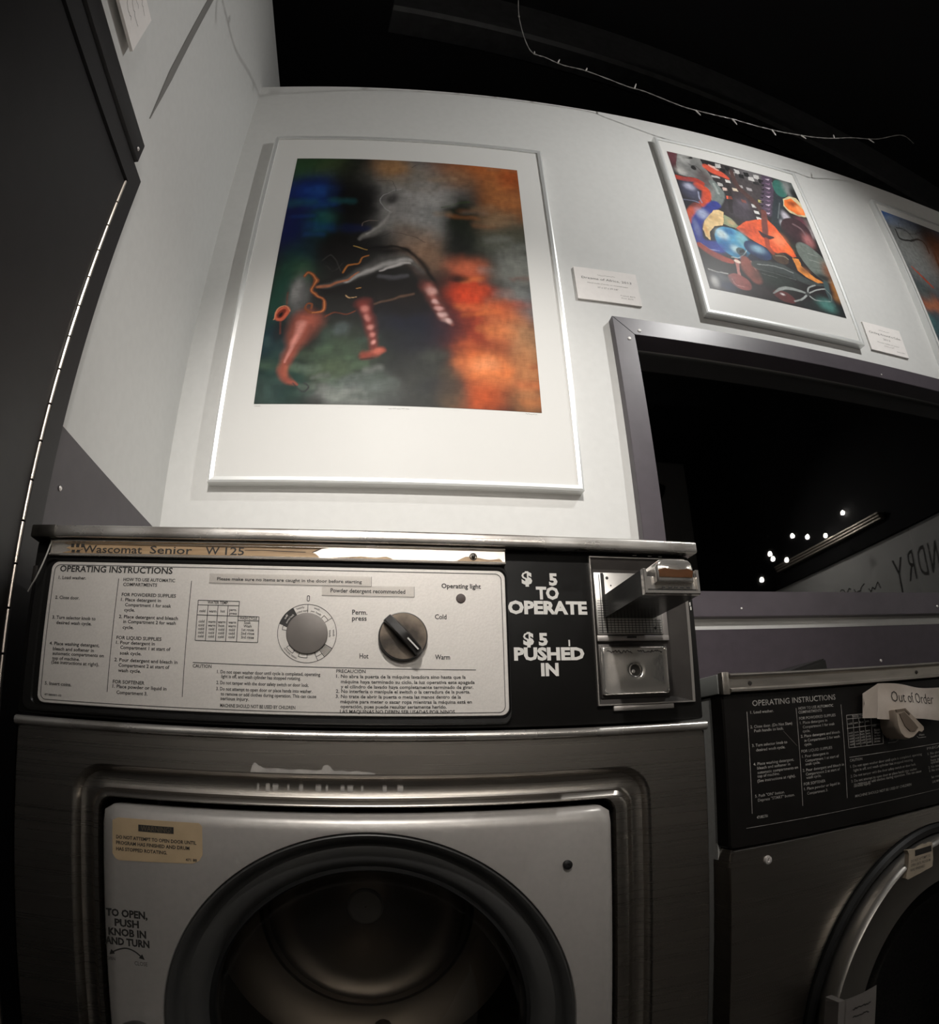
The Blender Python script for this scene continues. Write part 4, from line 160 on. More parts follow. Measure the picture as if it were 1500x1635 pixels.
def box(bm, x0, x1, y0, y1, z0, z1, bev=0, seg=2, mi=0):
    r = bmesh.ops.create_cube(bm, size=1)
    vs = r['verts']
    for v in vs: v.co = Vector(((x0+x1)/2+v.co.x*(x1-x0), (y0+y1)/2+v.co.y*(y1-y0), (z0+z1)/2+v.co.z*(z1-z0)))
    fs = set(f for v in vs for f in v.link_faces)
    for f in fs: f.material_index = mi
    if bev:
        es = list(set(e for v in vs for e in v.link_edges))
        bmesh.ops.bevel(bm, geom=es, offset=bev, segments=seg, affect='EDGES', profile=.5)
    return bm
def BM(): return bmesh.new()
def quick(name, m, parent, *a, bev=0, **k):
    bm = BM(); box(bm, *a, bev=bev); return finish(name, bm, m, parent, **k)
def loft(bm, loops, cap0=False, cap1=False, closed=True, mi=0):
    """loops: list of lists of points with equal count"""
    V = [[bm.verts.new(p) for p in L] for L in loops]
    n = len(V[0])
    for a, b in zip(V, V[1:]):
        for i in range(n if closed else n-1):
            j = (i+1) % n
            f = bm.faces.new((a[i], a[j], b[j], b[i])); f.material_index = mi
    if cap0: bm.faces.new(V[0][::-1]).material_index = mi
    if cap1: bm.faces.new(V[-1]).material_index = mi
    return V
def rrect(x0, x1, z0, z1, r, n=7):
    pts = []
    for cx, cz, a0 in ((x1-r, z1-r, 0), (x0+r, z1-r, PI/2), (x0+r, z0+r, PI), (x1-r, z0+r, 1.5*PI)):
        for i in range(n):
            a = a0+PI/2*i/(n-1); pts.append((cx+r*math.cos(a), cz+r*math.sin(a)))
    return pts
def P3(pts, y): return [(p[0], y, p[1]) for p in pts]
def circle(cx, cz, r, n=96, ph=0): return [(cx+r*math.cos(2*PI*i/n+ph), cz+r*math.sin(2*PI*i/n+ph)) for i in range(n)]
def rr_ang(x0, x1, z0, z1, r, cx, cz, n=192):
    """rounded rectangle sampled by angle about (cx,cz)"""
    dense = []
    base = rrect(x0, x1, z0, z1, r, 12)
    for i in range(len(base)):
        a = base[i]; b = base[(i+1) % len(base)]
        for k in range(24): t = k/24; dense.append((a[0]+(b[0]-a[0])*t, a[1]+(b[1]-a[1])*t))
    ang = np.array([math.atan2(p[1]-cz, p[0]-cx) % (2*PI) for p in dense]); rad = np.array([math.hypot(p[0]-cx, p[1]-cz) for p in dense])
    o = np.argsort(ang); ang = ang[o]; rad = rad[o]
    ang = np.concatenate([ang[-1:]-2*PI, ang, ang[:1]+2*PI]); rad = np.concatenate([rad[-1:], rad, rad[:1]])
    out = []
    for i in range(n):
        t = 2*PI*i/n; q = float(np.interp(t, ang, rad)); out.append((cx+q*math.cos(t), cz+q*math.sin(t)))
    return out
def slab(bm, pts, y0, y1, mi=0):
    """flat outline in xz between y0 (front) and y1 (back)"""
    loft(bm, [P3(pts, y1), P3(pts, y0)], cap0=True, cap1=True, mi=mi)
    bmesh.ops.recalc_face_normals(bm, faces=bm.faces)
def lathe_y(bm, cx, cz, prof, n=96, mi=0, cap0=False, cap1=False):
    """prof: (r, y) pairs; axis along y"""
    loft(bm, [P3(circle(cx, cz, max(r, 1e-5), n), y) for r, y in prof], mi=mi, cap0=cap0, cap1=cap1)
def ring(bm, cx, cz, r0, r1, y, n=64, a0=0, a1=2*PI):
    k = max(2, int(n*(a1-a0)/(2*PI)))
    A = [(cx+r0*math.cos(a0+(a1-a0)*i/k), y, cz+r0*math.sin(a0+(a1-a0)*i/k)) for i in range(k+1)]
    B = [(cx+r1*math.cos(a0+(a1-a0)*i/k), y, cz+r1*math.sin(a0+(a1-a0)*i/k)) for i in range(k+1)]
    loft(bm, [A, B], closed=False)
def seg(bm, x0, z0, x1, z1, w, y):
    d = Vector((x1-x0, z1-z0)); d.normalize(); n = Vector((-d.y, d.x))*(w/2)
    bm.faces.new([bm.verts.new(p) for p in ((x0-n.x, y, z0-n.y), (x1-n.x, y, z1-n.y), (x1+n.x, y, z1+n.y), (x0+n.x, y, z0+n.y))])
def spline(pts, k=6):
    out = []; P = [Vector(p) for p in pts]
    for i in range(len(P)-1):
        a = P[max(i-1, 0)]; b = P[i]; c = P[i+1]; d = P[min(i+2, len(P)-1)]
        for j in range(k):
            t = j/k; out.append(.5*((2*b)+(c-a)*t+(2*a-5*b+4*c-d)*t*t+(3*b-a-3*c+d)*t**3))
    out.append(P[-1]); return out
def tube(bm, pts, r, n=8, cap=True):
    pts = [Vector(p) for p in pts]; loops = []; up = Vector((0, 0, 1)); last = None
    for i, p in enumerate(pts):
        t = (pts[min(i+1, len(pts)-1)]-pts[max(i-1, 0)]).normalized()
        if last is None:
            u = t.cross(up)
            if u.length < .1: u = t.cross(Vector((1, 0, 0)))
        else: u = last-t*last.dot(t)
        u.normalize(); last = u; v = t.cross(u)
        rr = r[i] if isinstance(r, (list, tuple)) else r
        loops.append([p+(u*math.cos(2*PI*k/n)+v*math.sin(2*PI*k/n))*rr for k in range(n)])
    loft(bm, loops, cap0=cap, cap1=cap)
def cyl(bm, a, b, r, n=24): tube(bm, [a, b], r, n)
def flip_check(bm): bmesh.ops.recalc_face_normals(bm, faces=bm.faces)

# ------------------------------------------------------------ lettering
_cache = {}
def glyphs(s, off):
    key = (s, off)
    if key in _cache: return _cache[key]
    cu = bpy.data.curves.new('t', 'FONT'); cu.body = s; cu.size = 1; cu.resolution_u = 2; cu.offset = off; cu.fill_mode = 'FRONT'
    o = bpy.data.objects.new('t', cu)
    me = bpy.data.meshes.new_from_object(o)
    vs = [tuple(v.co) for v in me.vertices]; fs = [tuple(p.vertices) for p in me.polygons]
    bpy.data.objects.remove(o); bpy.data.curves.remove(cu); bpy.data.meshes.remove(me)
    _cache[key] = (vs, fs); return vs, fs
vH, _ = glyphs('H', 0); CAP = max(v[1] for v in vH)
def put_text(bm, s, x, z, w, h, y, off=.012, mapf=None):
    """s with its baseline-left at (x,z), width w, capital height h, on the plane at depth y"""
    vs, fs = glyphs(s, off)
    if not vs: return
    x0 = min(v[0] for v in vs); x1 = max(v[0] for v in vs); sx = w/(x1-x0) if w else h/CAP; sz = h/CAP
    mf = mapf or (lambda a, b: (a, y, b))
    V = [bm.verts.new(mf(x+(v[0]-x0)*sx, z+v[1]*sz)) for v in vs]
    for f in fs:
        try: bm.faces.new([V[i] for i in f])
        except ValueError: pass
def text_obj(name, entries, y, m, parent, off=.012, lines=(), mapf=None, extra=None):
    bm = BM()
    for s, x, z, w, h in entries: put_text(bm, s, x, z, w, h, y, off, mapf)
    for l in lines: seg(bm, *l, y)
    if extra: extra(bm)
    return finish(name, bm, m, parent, smooth=0)

# ------------------------------------------------------------ paintings (colour per vertex from painted strokes)
def smooth_noise(h, w, cells, seed):
    rs = np.random.RandomState(seed); g = rs.rand(cells+3, cells+3)
    y = np.linspace(0, cells, h); x = np.linspace(0, cells, w)
    yi = y.astype(int); xi = x.astype(int); fy = (y-yi)[:, None]; fx = (x-xi)[None]
    fy = fy*fy*(3-2*fy); fx = fx*fx*(3-2*fx)
    a = g[yi][:, xi]; b = g[yi][:, xi+1]; c = g[yi+1][:, xi]; d = g[yi+1][:, xi+1]
    return (a*(1-fx)+b*fx)*(1-fy)+(c*(1-fx)+d*fx)*fy
def paint(ops, w, h, aspect, base, seed, warp, gain, soft):
    X, Y = np.meshgrid(np.linspace(0, 1, w), np.linspace(0, 1, h))
    Y = Y*aspect
    for c, a in ((7, 1.), (18, .5), (45, .25)):
        X = X+(smooth_noise(h, w, c, seed+c)-.5)*warp*a; Y = Y+(smooth_noise(h, w, c, seed+c+1)-.5)*warp*a
    img = np.ones((h, w, 3))*np.array(s2l([q/255 for q in base]))
    def mix(al, c):
        nonlocal img
        al = np.clip(al, 0, 1)[..., None]; img = img*(1-al)+np.array(s2l([q/255 for q in c]))*al
    for o in ops:
        if o[0] in 'be':
            _, u, v, rx, ry, c, al, rot = o
            dx = X-u; dy = Y-v*aspect; a = math.radians(rot); ry = ry*aspect
            dx, dy = dx*math.cos(a)+dy*math.sin(a), -dx*math.sin(a)+dy*math.cos(a)
            d = np.sqrt((dx/max(rx, .004))**2+(dy/max(ry, .004))**2)
            if o[0] == 'b': mix(al*np.exp(-(d**3)*.62), c)
            else: mix(al*np.clip((1-d)*min(rx, ry)/.006+.5, 0, 1), c)
        elif o[0] == 's':
            _, pts, ws, c, al = o[:5]
            if len(pts) > 2:
                sp = spline([(p[0], p[1]*aspect, q) for p, q in zip(pts, ws)], 5)
            else: sp = [Vector((p[0], p[1]*aspect, q)) for p, q in zip(pts, ws)]
            best = np.full(X.shape, 1e9)
            for a, b in zip(sp, sp[1:]):
                ex, ey = b.x-a.x, b.y-a.y; L2 = ex*ex+ey*ey+1e-12
                t = np.clip(((X-a.x)*ex+(Y-a.y)*ey)/L2, 0, 1)
                d = np.hypot(X-a.x-t*ex, Y-a.y-t*ey)/np.maximum((a.z+(b.z-a.z)*t)/2, .0015)
                best = np.minimum(best, d)
            sf = o[5] if len(o) > 5 else soft
            f_ = np.clip((1.15-best)/sf, 0, 1); mix(al*(f_*f_*(3-2*f_) if sf > 1 else f_), c)
        elif o[0] == 'p':
            _, pts, c, al = o
            P = [(p[0], p[1]*aspect) for p in pts]; ins = np.zeros(X.shape, bool)
            for (x0, y0), (x1, y1) in zip(P, P[1:]+P[:1]):
                if y0 == y1: continue
                cr = ((y0 > Y) != (y1 > Y)) & (X < (x1-x0)*(Y-y0)/(y1-y0)+x0); ins ^= cr
            mix(al*ins.astype(float), c)
    # brush grain
    rs = np.random.RandomState(seed)
    g = rs.rand(h, w); k = 7
    g1 = sum(np.roll(g, i, 1) for i in range(k))/k; g2 = sum(np.roll(g, i, 0) for i in range(k))/k
    img = img*(1+(g1-.5)*.4+(g2-.5)*.2+(smooth_noise(h, w, 60, seed+9)-.5)*.3)[..., None]
    return np.clip(img*gain, 0, 1)
def painting(name, x0, x1, z0, z1, y, img, parent):
    h, w, _ = img.shape
    xs = np.linspace(x0, x1, w); zs = np.linspace(z1, z0, h)
    co = np.zeros((h, w, 3)); co[..., 0] = xs[None]; co[..., 1] = y; co[..., 2] = zs[:, None]
    me = bpy.data.meshes.new(name)
    idx = np.arange(h*w).reshape(h, w)
    f = np.stack([idx[1:, :-1], idx[1:, 1:], idx[:-1, 1:], idx[:-1, :-1]], -1).reshape(-1, 4)
    me.vertices.add(h*w); me.vertices.foreach_set('co', co.ravel())
    me.loops.add(len(f)*4); me.loops.foreach_set('vertex_index', f.ravel().astype(np.int32))
    me.polygons.add(len(f)); me.polygons.foreach_set('loop_start', np.arange(0, len(f)*4, 4, dtype=np.int32))
    me.update(calc_edges=True)
    at = me.color_attributes.new('paint', 'FLOAT_COLOR', 'POINT')
    at.data.foreach_set('color', np.concatenate([img, np.ones((h, w, 1))], -1).ravel().astype(np.float32))
    m = bpy.data.materials.get('painted_canvas')
    if not m:
        m = bpy.data.materials.new('painted_canvas'); m.use_nodes = True; nt = m.node_tree; b = nt.nodes['Principled BSDF']
        a = nt.nodes.new('ShaderNodeAttribute'); a.attribute_name = 'paint'
        nt.links.new(a.outputs['Color'], b.inputs['Base Color']); b.inputs['Roughness'].default_value = .6; b.inputs['Specular IOR Level'].default_value = .12
    me.materials.append(m)
    o = bpy.data.objects.new(name, me); link(o, parent); return o

# ------------------------------------------------------------ the room
WY = 1.03            # back wall face
LX = -.397           # left wall face
def structure(o): o['kind'] = 'structure'; return o
structure(quick('floor', M['floor'], None, -.6, 3.2, -3.2, 3.2, -.1, 0))
structure(quick('ceiling', M['black'], None, -.6, 3.2, -3.2, 3.2, 3.6, 3.7))
# back wall with a window opening
WX0, WX1, WZ0, WZ1 = .518, 2.45, 1.167, 1.733
bm = BM()
T = .12; TOP = 2.606
def wq(x0, x1, z0, z1): box(bm, x0, x1, WY, WY+T, z0, z1)
wq(LX, WX0, 0, TOP); wq(WX1, 3.0, 0, TOP); wq(WX0, WX1, 0, WZ0); wq(WX0, WX1, WZ1, TOP)
structure(finish('wall_back', bm, M['wall'], smooth=0))
# left wall: a lower skin with a doorway and a slightly thicker skin over the door
bm = BM()
def lq(y0, y1, z0, z1, x1=LX): box(bm, LX-.14, x1, y0, y1, z0, z1)
lq(.615, 2.2, 0, 2.86); lq(-.3, .615, 1.675, 2.86); lq(-3.0, -.3, 0, 2.86)
structure(finish('wall_left', bm, M['wall'], smooth=0))
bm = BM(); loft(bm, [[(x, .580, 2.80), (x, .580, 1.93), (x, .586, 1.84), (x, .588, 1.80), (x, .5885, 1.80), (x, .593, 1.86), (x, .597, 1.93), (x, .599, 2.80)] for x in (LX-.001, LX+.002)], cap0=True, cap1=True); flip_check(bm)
tag(finish('wall_shadow_strip', bm, mat('shadow_grey', (.19, .185, .175), .6), smooth=0), 'narrow vertical shadow strip, painted grey, on the left wall above the door', 'painted shadow')  # thin grey strip stands in for a dark shadow on the wall
structure(quick('wall_right', M['wall'], None, 3.0, 3.12, -1.93, 3.2, 0, 1.98))
structure(quick('trim_4', M['black'], None, 2.97, 3.12, -3.2, -1.93, 0, 1.98))
structure(quick('trim_3', M['black'], None, 2.97, 3.12, -3.2, 3.2, 1.98, 3.6))
structure(quick('wall_rear', mat('rear_wall_paint', (.38, .365, .345), .7), None, -.6, 3.2, -3.2, -3.08, 0, 3.6))
structure(quick('wall_far', M['black'], None, -.6, 3.2, 2.6, 2.7, 0, 3.6))
structure(quick('trim_1', M['purple'], None, LX, 2.99, WY-.006, WY+.004, 0, 1.0975))        # aubergine dado on the back wall
bm = BM(); box(bm, LX-.01, LX+.002, .634, WY, 0, 1.2612); structure(finish('trim_2', bm, M['purple'], smooth=0))
# door in the left wall
dr = empty('door_1', (LX, .3, 0)); dr['kind'] = 'structure'
def dloc(*a): # world box -> local to dr
    x0, x1, y0, y1, z0, z1 = a; return x0-LX, x1-LX, y0-.3, y1-.3, z0, z1
bm = BM(); box(bm, *dloc(LX-.005, LX+.0045, .597, .6325, 0, 1.6925)); box(bm, *dloc(LX-.005, LX+.0045, -.30, .597, 1.653, 1.6925))
finish('door_frame', bm, M['doorpaint'], dr, smooth=0)
bm = BM(); box(bm, *dloc(LX-.04, LX+.001, -.28, .5945, .01, 1.6505), bev=.001); finish('door_leaf', bm, M['doorpaint'], dr)
bm = BM(); box(bm, *dloc(LX-.01, LX+.010, -.32, .595, 1.694, 1.7335), bev=.001); finish('door_head', bm, M['doorpaint'], dr)
bm = BM()
for i in range(34):
    z = .02+i*.048; tube(bm, [(.002, .2955, z+.001), (.002, .2955, z+.0465)], .0021, 8)
hg = finish('piano_hinge', bm, M['hinge'], dr); hg['label'] = 'bright metal piano hinge'
bm = BM()
for y, z, x in ((.661, 1.1896, .003), (.579, 1.706, .011)):
    lathe = [(x, y-.3+.0035*math.cos(2*PI*i/16), z+.0035*math.sin(2*PI*i/16)) for i in range(16)]
    l2 = [(x+.0015, y-.3+.002*math.cos(2*PI*i/16), z+.002*math.sin(2*PI*i/16)) for i in range(16)]
    loft(bm, [lathe, l2], cap1=True)
finish('screw', bm, M['screw'], dr)
# window: aubergine frame, glass
wd = empty('window_1', (1.45, WY, 1.45)); wd['kind'] = 'structure'
FX0, FX1, FZ0, FZ1 = .468, 2.50, 1.1186, 1.7704
IX0, IX1, IZ0, IZ1 = .514, 2.45, 1.167, 1.726
def wl(p): return (p[0]-1.45, p[1]-WY, p[2]-1.45)
fy = WY-.02
def bar(o0, o1, i1, i0):
    bm = BM()
    loft(bm, [[wl((p[0], y, p[1])) for p in (o0, o1, i1, i0)] for y in (WY+.035, fy)], cap0=True, cap1=True)
    bmesh.ops.recalc_face_normals(bm, faces=bm.faces)
    bmesh.ops.bevel(bm, geom=list(bm.edges), offset=.0008, segments=2, affect='EDGES')
    return bm
A, B_, C_, D_ = (FX0, FZ1), (FX1, FZ1), (FX1, FZ0), (FX0, FZ0); a, b, c, d = (IX0, IZ1), (IX1, IZ1), (IX1, IZ0), (IX0, IZ0)
for q in ((A, B_, b, a), (B_, C_, c, b), (C_, D_, d, c), (D_, A, a, d)):
    fr_ = finish('window_frame', bar(*q), M['purple_frame'], wd)
bm = BM(); box(bm, *[v for v in (IX0-.01-1.45, IX1-1.45, .045, .049, IZ0-.01-1.45, IZ1+.01-1.45)]); finish('window_pane', bm, M['pane'], wd)
bm = BM()
for x, z, r in ((.527, 1.738, .0042), (.500, 1.713, .0042), (1.2197, 1.737, .002), (.6577, 1.134, .002), (1.211, 1.135, .003)):
    lathe_y(bm, x-1.45, z-1.45, [(r, -.0203), (r*.8, -.0218), (r*.3, -.0222)], 20, cap1=True)
finish('screw_head', bm, M['whitehead'], wd)
# dado screw
bm = BM(); lathe_y(bm, 1.0136, 1.0231, [(.0036, WY-.006), (.003, WY-.0075), (.0018, WY-.0078)], 16, cap1=True); finish('screw', bm, M['screw'], bpy.data.objects['trim_1'])

# girder above the wall, and pipe
bm = BM()
P0 = Vector((-.05, .99, 3.1)); P1 = Vector((3.1, 1.40, 3.1)); dv = (P1-P0).normalized(); nv = Vector((-dv.y, dv.x, 0))
loft(bm, [[p+nv*u+Vector((0, 0, v)) for u, v in ((0, 0), (.014, -.012), (.10, -.012), (.112, 0), (.112, .24), (0, .24))] for p in (P0, P1)], cap0=True, cap1=True)
flip_check(bm); tag(finish('ceiling_girder', bm, M['beam'], smooth=0), 'long dark girder crossing above the top of the wall', 'girder')
bm = BM(); box(bm, .62, 1.25, .30, .55, 2.9, 2.92, bev=.004); tag(finish('ceiling_panel', bm, mat('dark_board', (.02, .02, .02), .6, nscale=20, namt=.6, stretch=(1, 6, 1)), smooth=0), 'dark ribbed board hanging above the girder', 'panel')
for k, (p, q) in enumerate((((1.75, 1.10, 2.61), (2.35, 1.5, 3.05)), ((1.45, 1.12, 2.612), (2.5, 1.6, 2.95)))):
    bm = BM(); tube(bm, spline([p, tuple((p[i]+q[i])/2+(0, 0, -.05)[i] for i in range(3)), q], 8), .012, 10)
    tag(finish('cable', bm, M['wire']), ['thick grey cable rising steeply behind the wall top at right', 'grey cable sagging low behind the wall top at right'][k], 'cable')

# ------------------------------------------------------------ framed pictures on the wall
def framed(name, label, X0, X1, Z0, Z1, ax0, ax1, az0, az1, img):
    cx = (X0+X1)/2; cz = (Z0+Z1)/2
    root = empty(name, (cx, WY, cz), label=label, cat='picture', group='framed pictures on the wall')
    fw = .0105; dpt = .021
    for k, (o0, o1, i1, i0) in enumerate((((X0, Z1), (X1, Z1), (X1-fw, Z1-fw), (X0+fw, Z1-fw)), ((X1, Z1), (X1, Z0), (X1-fw, Z0+fw), (X1-fw, Z1-fw)), ((X1, Z0), (X0, Z0), (X0+fw, Z0+fw), (X1-fw, Z0+fw)), ((X0, Z0), (X0, Z1), (X0+fw, Z1-fw), (X0+fw, Z0+fw)))):
        bm = BM()
        def L(pts, y): return [(p[0]-cx, y, p[1]-cz) for p in pts]
        def ins(p, t): # toward inner edge
            return p
        mids0 = [(o0[0]+(i0[0]-o0[0])*.35, o0[1]+(i0[1]-o0[1])*.35), (o1[0]+(i1[0]-o1[0])*.35, o1[1]+(i1[1]-o1[1])*.35)]
        loft(bm, [L([o0, o1], 0), L([o0, o1], -dpt+.002), L([o0, o1], -dpt+.0012), L(mids0, -dpt), L([i0, i1], -dpt+.001), L([i0, i1], -.012)], closed=False)
        flip_check(bm)
        f = finish('frame_rail', bm, M['alu'], root, smooth=20)
    bm = BM(); box(bm, X0+.006-cx, X1-.006-cx, -.0165, -.001, Z0+.006-cz, Z1-.006-cz); finish('mat_board', bm, M['mat'], root, smooth=0)
    o = painting('artwork', ax0-cx, ax1-cx, az0-cz, az1-cz, -.0170, img, root)
    bm = BM(); bm.faces.new([bm.verts.new(p) for p in ((X0+fw-cx, -.0185, Z0+fw-cz), (X1-fw-cx, -.0185, Z0+fw-cz), (X1-fw-cx, -.0185, Z1-fw-cz), (X0+fw-cx, -.0185, Z1-fw-cz))])
    finish('picture_glass', bm, M['picglass'], root, smooth=0)
    return root
img = paint(ART1, 340, 456, .7215/.5385, (36, 36, 34), 11, .030, .80, .6)
p1 = framed('framed_picture', 'largest framed abstract print with blue, black and orange areas above the washer', -.3125, .362, 1.3525, 2.3262, -.245, .2935, 1.512, 2.233, img)
bm = BM()
for x0, x1, z in ((-.243, -.232, 1.508), (.005, .045, 1.506), (.262, .285, 1.508)):
    for i in range(5): seg(bm, x0+(x1-x0)*i/5-.0248, z-1.8394+random.uniform(-.001, .001), x0+(x1-x0)*(i+.8)/5-.0248, z-1.8394+random.uniform(-.001, .001), .0005, -.0172)
finish('pencil_signature', bm, M['inkgrey'], p1, smooth=0)
img = paint(ART2, 280, 352, .5325/.423, (34, 30, 32), 23, .012, 1.02, .4)
framed('framed_picture', 'tall narrow framed print crowded with red, blue and black shapes above the window', .7110, 1.1935, 1.8222, 2.4965, .740, 1.163, 1.905, 2.4375, img)
img = paint(ART3, 180, 220, .54/.423, (70, 72, 76), 31, .02, 1.1, .6)
framed('framed_picture', 'framed print cut by the right edge of the photo, grey rings on blue', 1.512, 1.99, 1.815, 2.491, 1.537, 1.96, 1.905, 2.449, img)
# picture on the left wall, above the label card
lp = empty('framed_picture', (LX, .05, 2.35), label='framed print hanging on the left wall above the label card', cat='picture')
bm = BM(); box(bm, .008, .030, -.3, .30, -.40, .40); finish('frame', bm, M['alu'], lp, smooth=0)
bm = BM(); box(bm, .0301, .0305, -.27, .27, -.37, .37); finish('mat_board', bm, M['mat'], lp, smooth=0)

# label cards
def squiggle(bm, x, z, w, h, y, n=14, mapf=None, t=.0006):
    pts = [(x+w*i/n, z+h*random.uniform(.0, 1)) for i in range(n+1)]
    mf = mapf or (lambda a, b: (a, y, b))
    for (a0, b0), (a1, b1) in zip(pts, pts[1:]):
        dx, dz = a1-a0, b1-b0; l = math.hypot(dx, dz); nx, nz = -dz/l*t/2, dx/l*t/2
        bm.faces.new([bm.verts.new(mf(*p)) for p in ((a0-nx, b0-nz), (a1-nx, b1-nz), (a1+nx, b1+nz), (a0+nx, b0+nz))])
def card(x0, x1, z0, z1, texts, label, artist):
    cx, cz = (x0+x1)/2, (z0+z1)/2
    r = empty('label_card', (cx, WY, cz), label=label, cat='card', group='label cards beside the prints')
    bm = BM(); box(bm, x0-cx, x1-cx, -.0052, 0, z0-cz, z1-cz); finish('card', bm, M['card'], r, smooth=0)
    text_obj('handwriting', [(s, x-cx, z-cz, w, h) for s, x, z, w, h in texts[:1]], -.0054, M['ink'], r, off=-.004)
    text_obj('small_print', [(s, x-cx, z-cz, w, h) for s, x, z, w, h in texts[1:]], -.0054, M['inkgrey'], r, off=-.006, extra=lambda bm: squiggle(bm, artist[0]-cx, artist[1]-cz, .043, .0035, -.0054))
card(.403, .5535, 1.8225, 1.919, [t for t in CARD1 if 'Natalie' not in t[0]], 'white label card on the wall between the large print and the narrow print', (.4572, 1.899))
card(1.2345, 1.3795, 1.829, 1.921, [t for t in CARD2 if 'Natalie' not in t[0]], 'white label card to the right of the narrow print, above the window', (1.2892, 1.9015))
r = empty('label_card', (LX, .385, 1.83), label='label card on the left wall above the dark door', cat='card')
bm = BM(); box(bm, .009, .0135, -.069, .069, -.0515, .0445); finish('card', bm, M['card'], r, smooth=0)
bm = BM()
for i in range(4): squiggle(bm, -.05, .022-.018*i, .10-.02*(i % 2), .007, 0, 22, mapf=lambda a, b: (.0137, a, b), t=.0007)
finish('handwriting', bm, M['ink'], r, smooth=0)

# lettering on the right wall (seen reversed in the window)
bm = BM()
mf = lambda a, b: (2.998, -a, b)
def letter(ch, x, z, h, w=.082): put_text(bm, ch, x, z, w, h, 0, -.006, mf)
for i, ch in enumerate('LAUNDR'): letter(ch, -.02+i*.096, 1.662+.002*i, .178, .066)
letter('Y', .556, 1.622, .215, .088)
for i in range(3): squiggle(bm, .78+i*.14, 1.70+.02*i, .11, .05, 0, 6, mf, .008)
ls = finish('wall_lettering', bm, M['letters'], smooth=0); tag(ls, 'dark hand-painted LAUNDRY lettering on the pale right wall, mirrored in the window', 'lettering')
bm = BM()
for k in range(3): box(bm, 2.93-.01*k, 2.97, -1.78, -.60, 2.088+.016*k, 2.101+.016*k, bev=.003)
vl = finish('valance_rail', bm, M['valance']); tag(vl, 'ribbed metal rail along the top of the lettered right wall', 'rail')

# bulbs hanging on the other side of the room (mirrored in the window)
BP = [(2.6, -1.1, 2.135), (2.726, -1.1, 2.133), (2.89, -1.1, 2.15), (2.95, -.95, 2.26), (2.392, -1.1, 2.006), (2.41, -1.1, 1.974), (2.519, -1.1, 1.969), (2.298, -1.1, 1.835)]
bulbm = emis('lit_bulb', (1, .95, .86), 60)
proto = None
for i, p in enumerate(BP):
    if proto is None:
        proto = empty('hanging_bulb', p)
        bm = BM()
        loft(bm, [[(r*math.cos(2*PI*k/20), r*math.sin(2*PI*k/20), z) for k in range(20)] for r, z in ((.0005, -.016), (.007, -.0145), (.0115, -.008), (.012, 0), (.009, .008), (.005, .014))], cap1=True)
        bb = finish('bulb', bm, bulbm, proto)
        bm = BM(); cyl(bm, (0, 0, .013), (0, 0, .032), .006, 12); ss = finish('socket', bm, M['lamp'], proto)
        bm = BM(); cyl(bm, (0, 0, .03), (0, 0, 1.2), .0006, 6); cc = finish('cord', bm, M['lamp'], proto)
        o = proto
    else:
        o = proto.copy(); col.objects.link(o)
        for ch in (bb, ss, cc):
            q = ch.copy(); q.parent = o; col.objects.link(q)
    o.location = p
    tag(o, 'small lit bulb hanging on a thin cord across the room, mirrored in the window', 'bulb', 'lit bulbs mirrored in the window')

# fairy light string above the wall
fs = empty('fairy_light_string', (.8, .87, 2.52), label='unlit string of tiny bulbs sagging along the top of the wall', cat='string lights')
SP = [(.35, .40, 2.42), (.29, .40, 2.425), (.262, .404, 2.435), (.262, .418, 2.445), (.262, .505, 2.474), (.262, .581, 2.533), (.262, .652, 2.58), (.265, .70, 2.59), (.285, .78, 2.60), (0.328, 0.861, 2.602), (0.375, 0.877, 2.602), (0.427, 0.892, 2.602), (0.492, 0.897, 2.601), (0.617, 0.921, 2.601), (0.669, 0.917, 2.584), (0.745, 0.918, 2.558), (0.796, 0.917, 2.544), (0.872, 0.912, 2.535), (0.931, 0.908, 2.532), (1.004, 0.907, 2.53), (1.079, 0.904, 2.531), (1.138, 0.898, 2.533), (1.216, 0.892, 2.545), (1.276, 0.873, 2.543), (1.356, 0.862, 2.57), (1.464, 0.848, 2.598), (1.549, 0.806, 2.61), (1.66, .84, 2.66)]
def fl(p): return (p[0]-.8, p[1]-.87, p[2]-2.52)
cs = spline([fl(p) for p in SP], 10)
bm = BM()
for ph in (0, PI):
    tube(bm, [q+Vector((0, math.cos(i*.9+ph)*.0009, math.sin(i*.9+ph)*.0009)) for i, q in enumerate(cs)], .0009, 5)
finish('cord', bm, M['wire'], fs)
pb = None
for k, (i, up) in enumerate([(35, 1), (55, -1), (64, 1), (78, 1), (93, 1), (107, 1), (120, 1), (134, 1), (163, -1), (180, -1), (198, -1), (214, -1), (231, 1), (247, -1)]):
    i = min(i, len(cs)-1)
    if pb is None:
        bm = BM(); cyl(bm, (0, 0, 0), (0, 0, .010), .0022, 8); tube(bm, [(0, 0, .010), (0, 0, .014), (0, 0, .020), (0, 0, .023)], [.0017, .002, .0014, .0003], 8)
        pb = finish('mini_bulb', bm, M['bulbglass'], fs); o = pb
    else:
        o = pb.copy(); o.parent = fs; col.objects.link(o)
    o.location = cs[i]; o.rotation_euler = (random.uniform(-.3, .3), (.15 if up > 0 else PI-.5)+random.uniform(-.1, .2), 0)

# ------------------------------------------------------------ washer on the left
def rr3(x0, x1, z0, z1, r, y, n=8): return P3(rrect(x0, x1, z0, z1, r, n), y)
w1 = empty('washing_machine', (0, .56, 0), .022, label='steel washing machine with white instruction plate and a coin slide, nearest the left wall', cat='washing machine', group='coin washing machines')
WL, WR = -.344, .3135
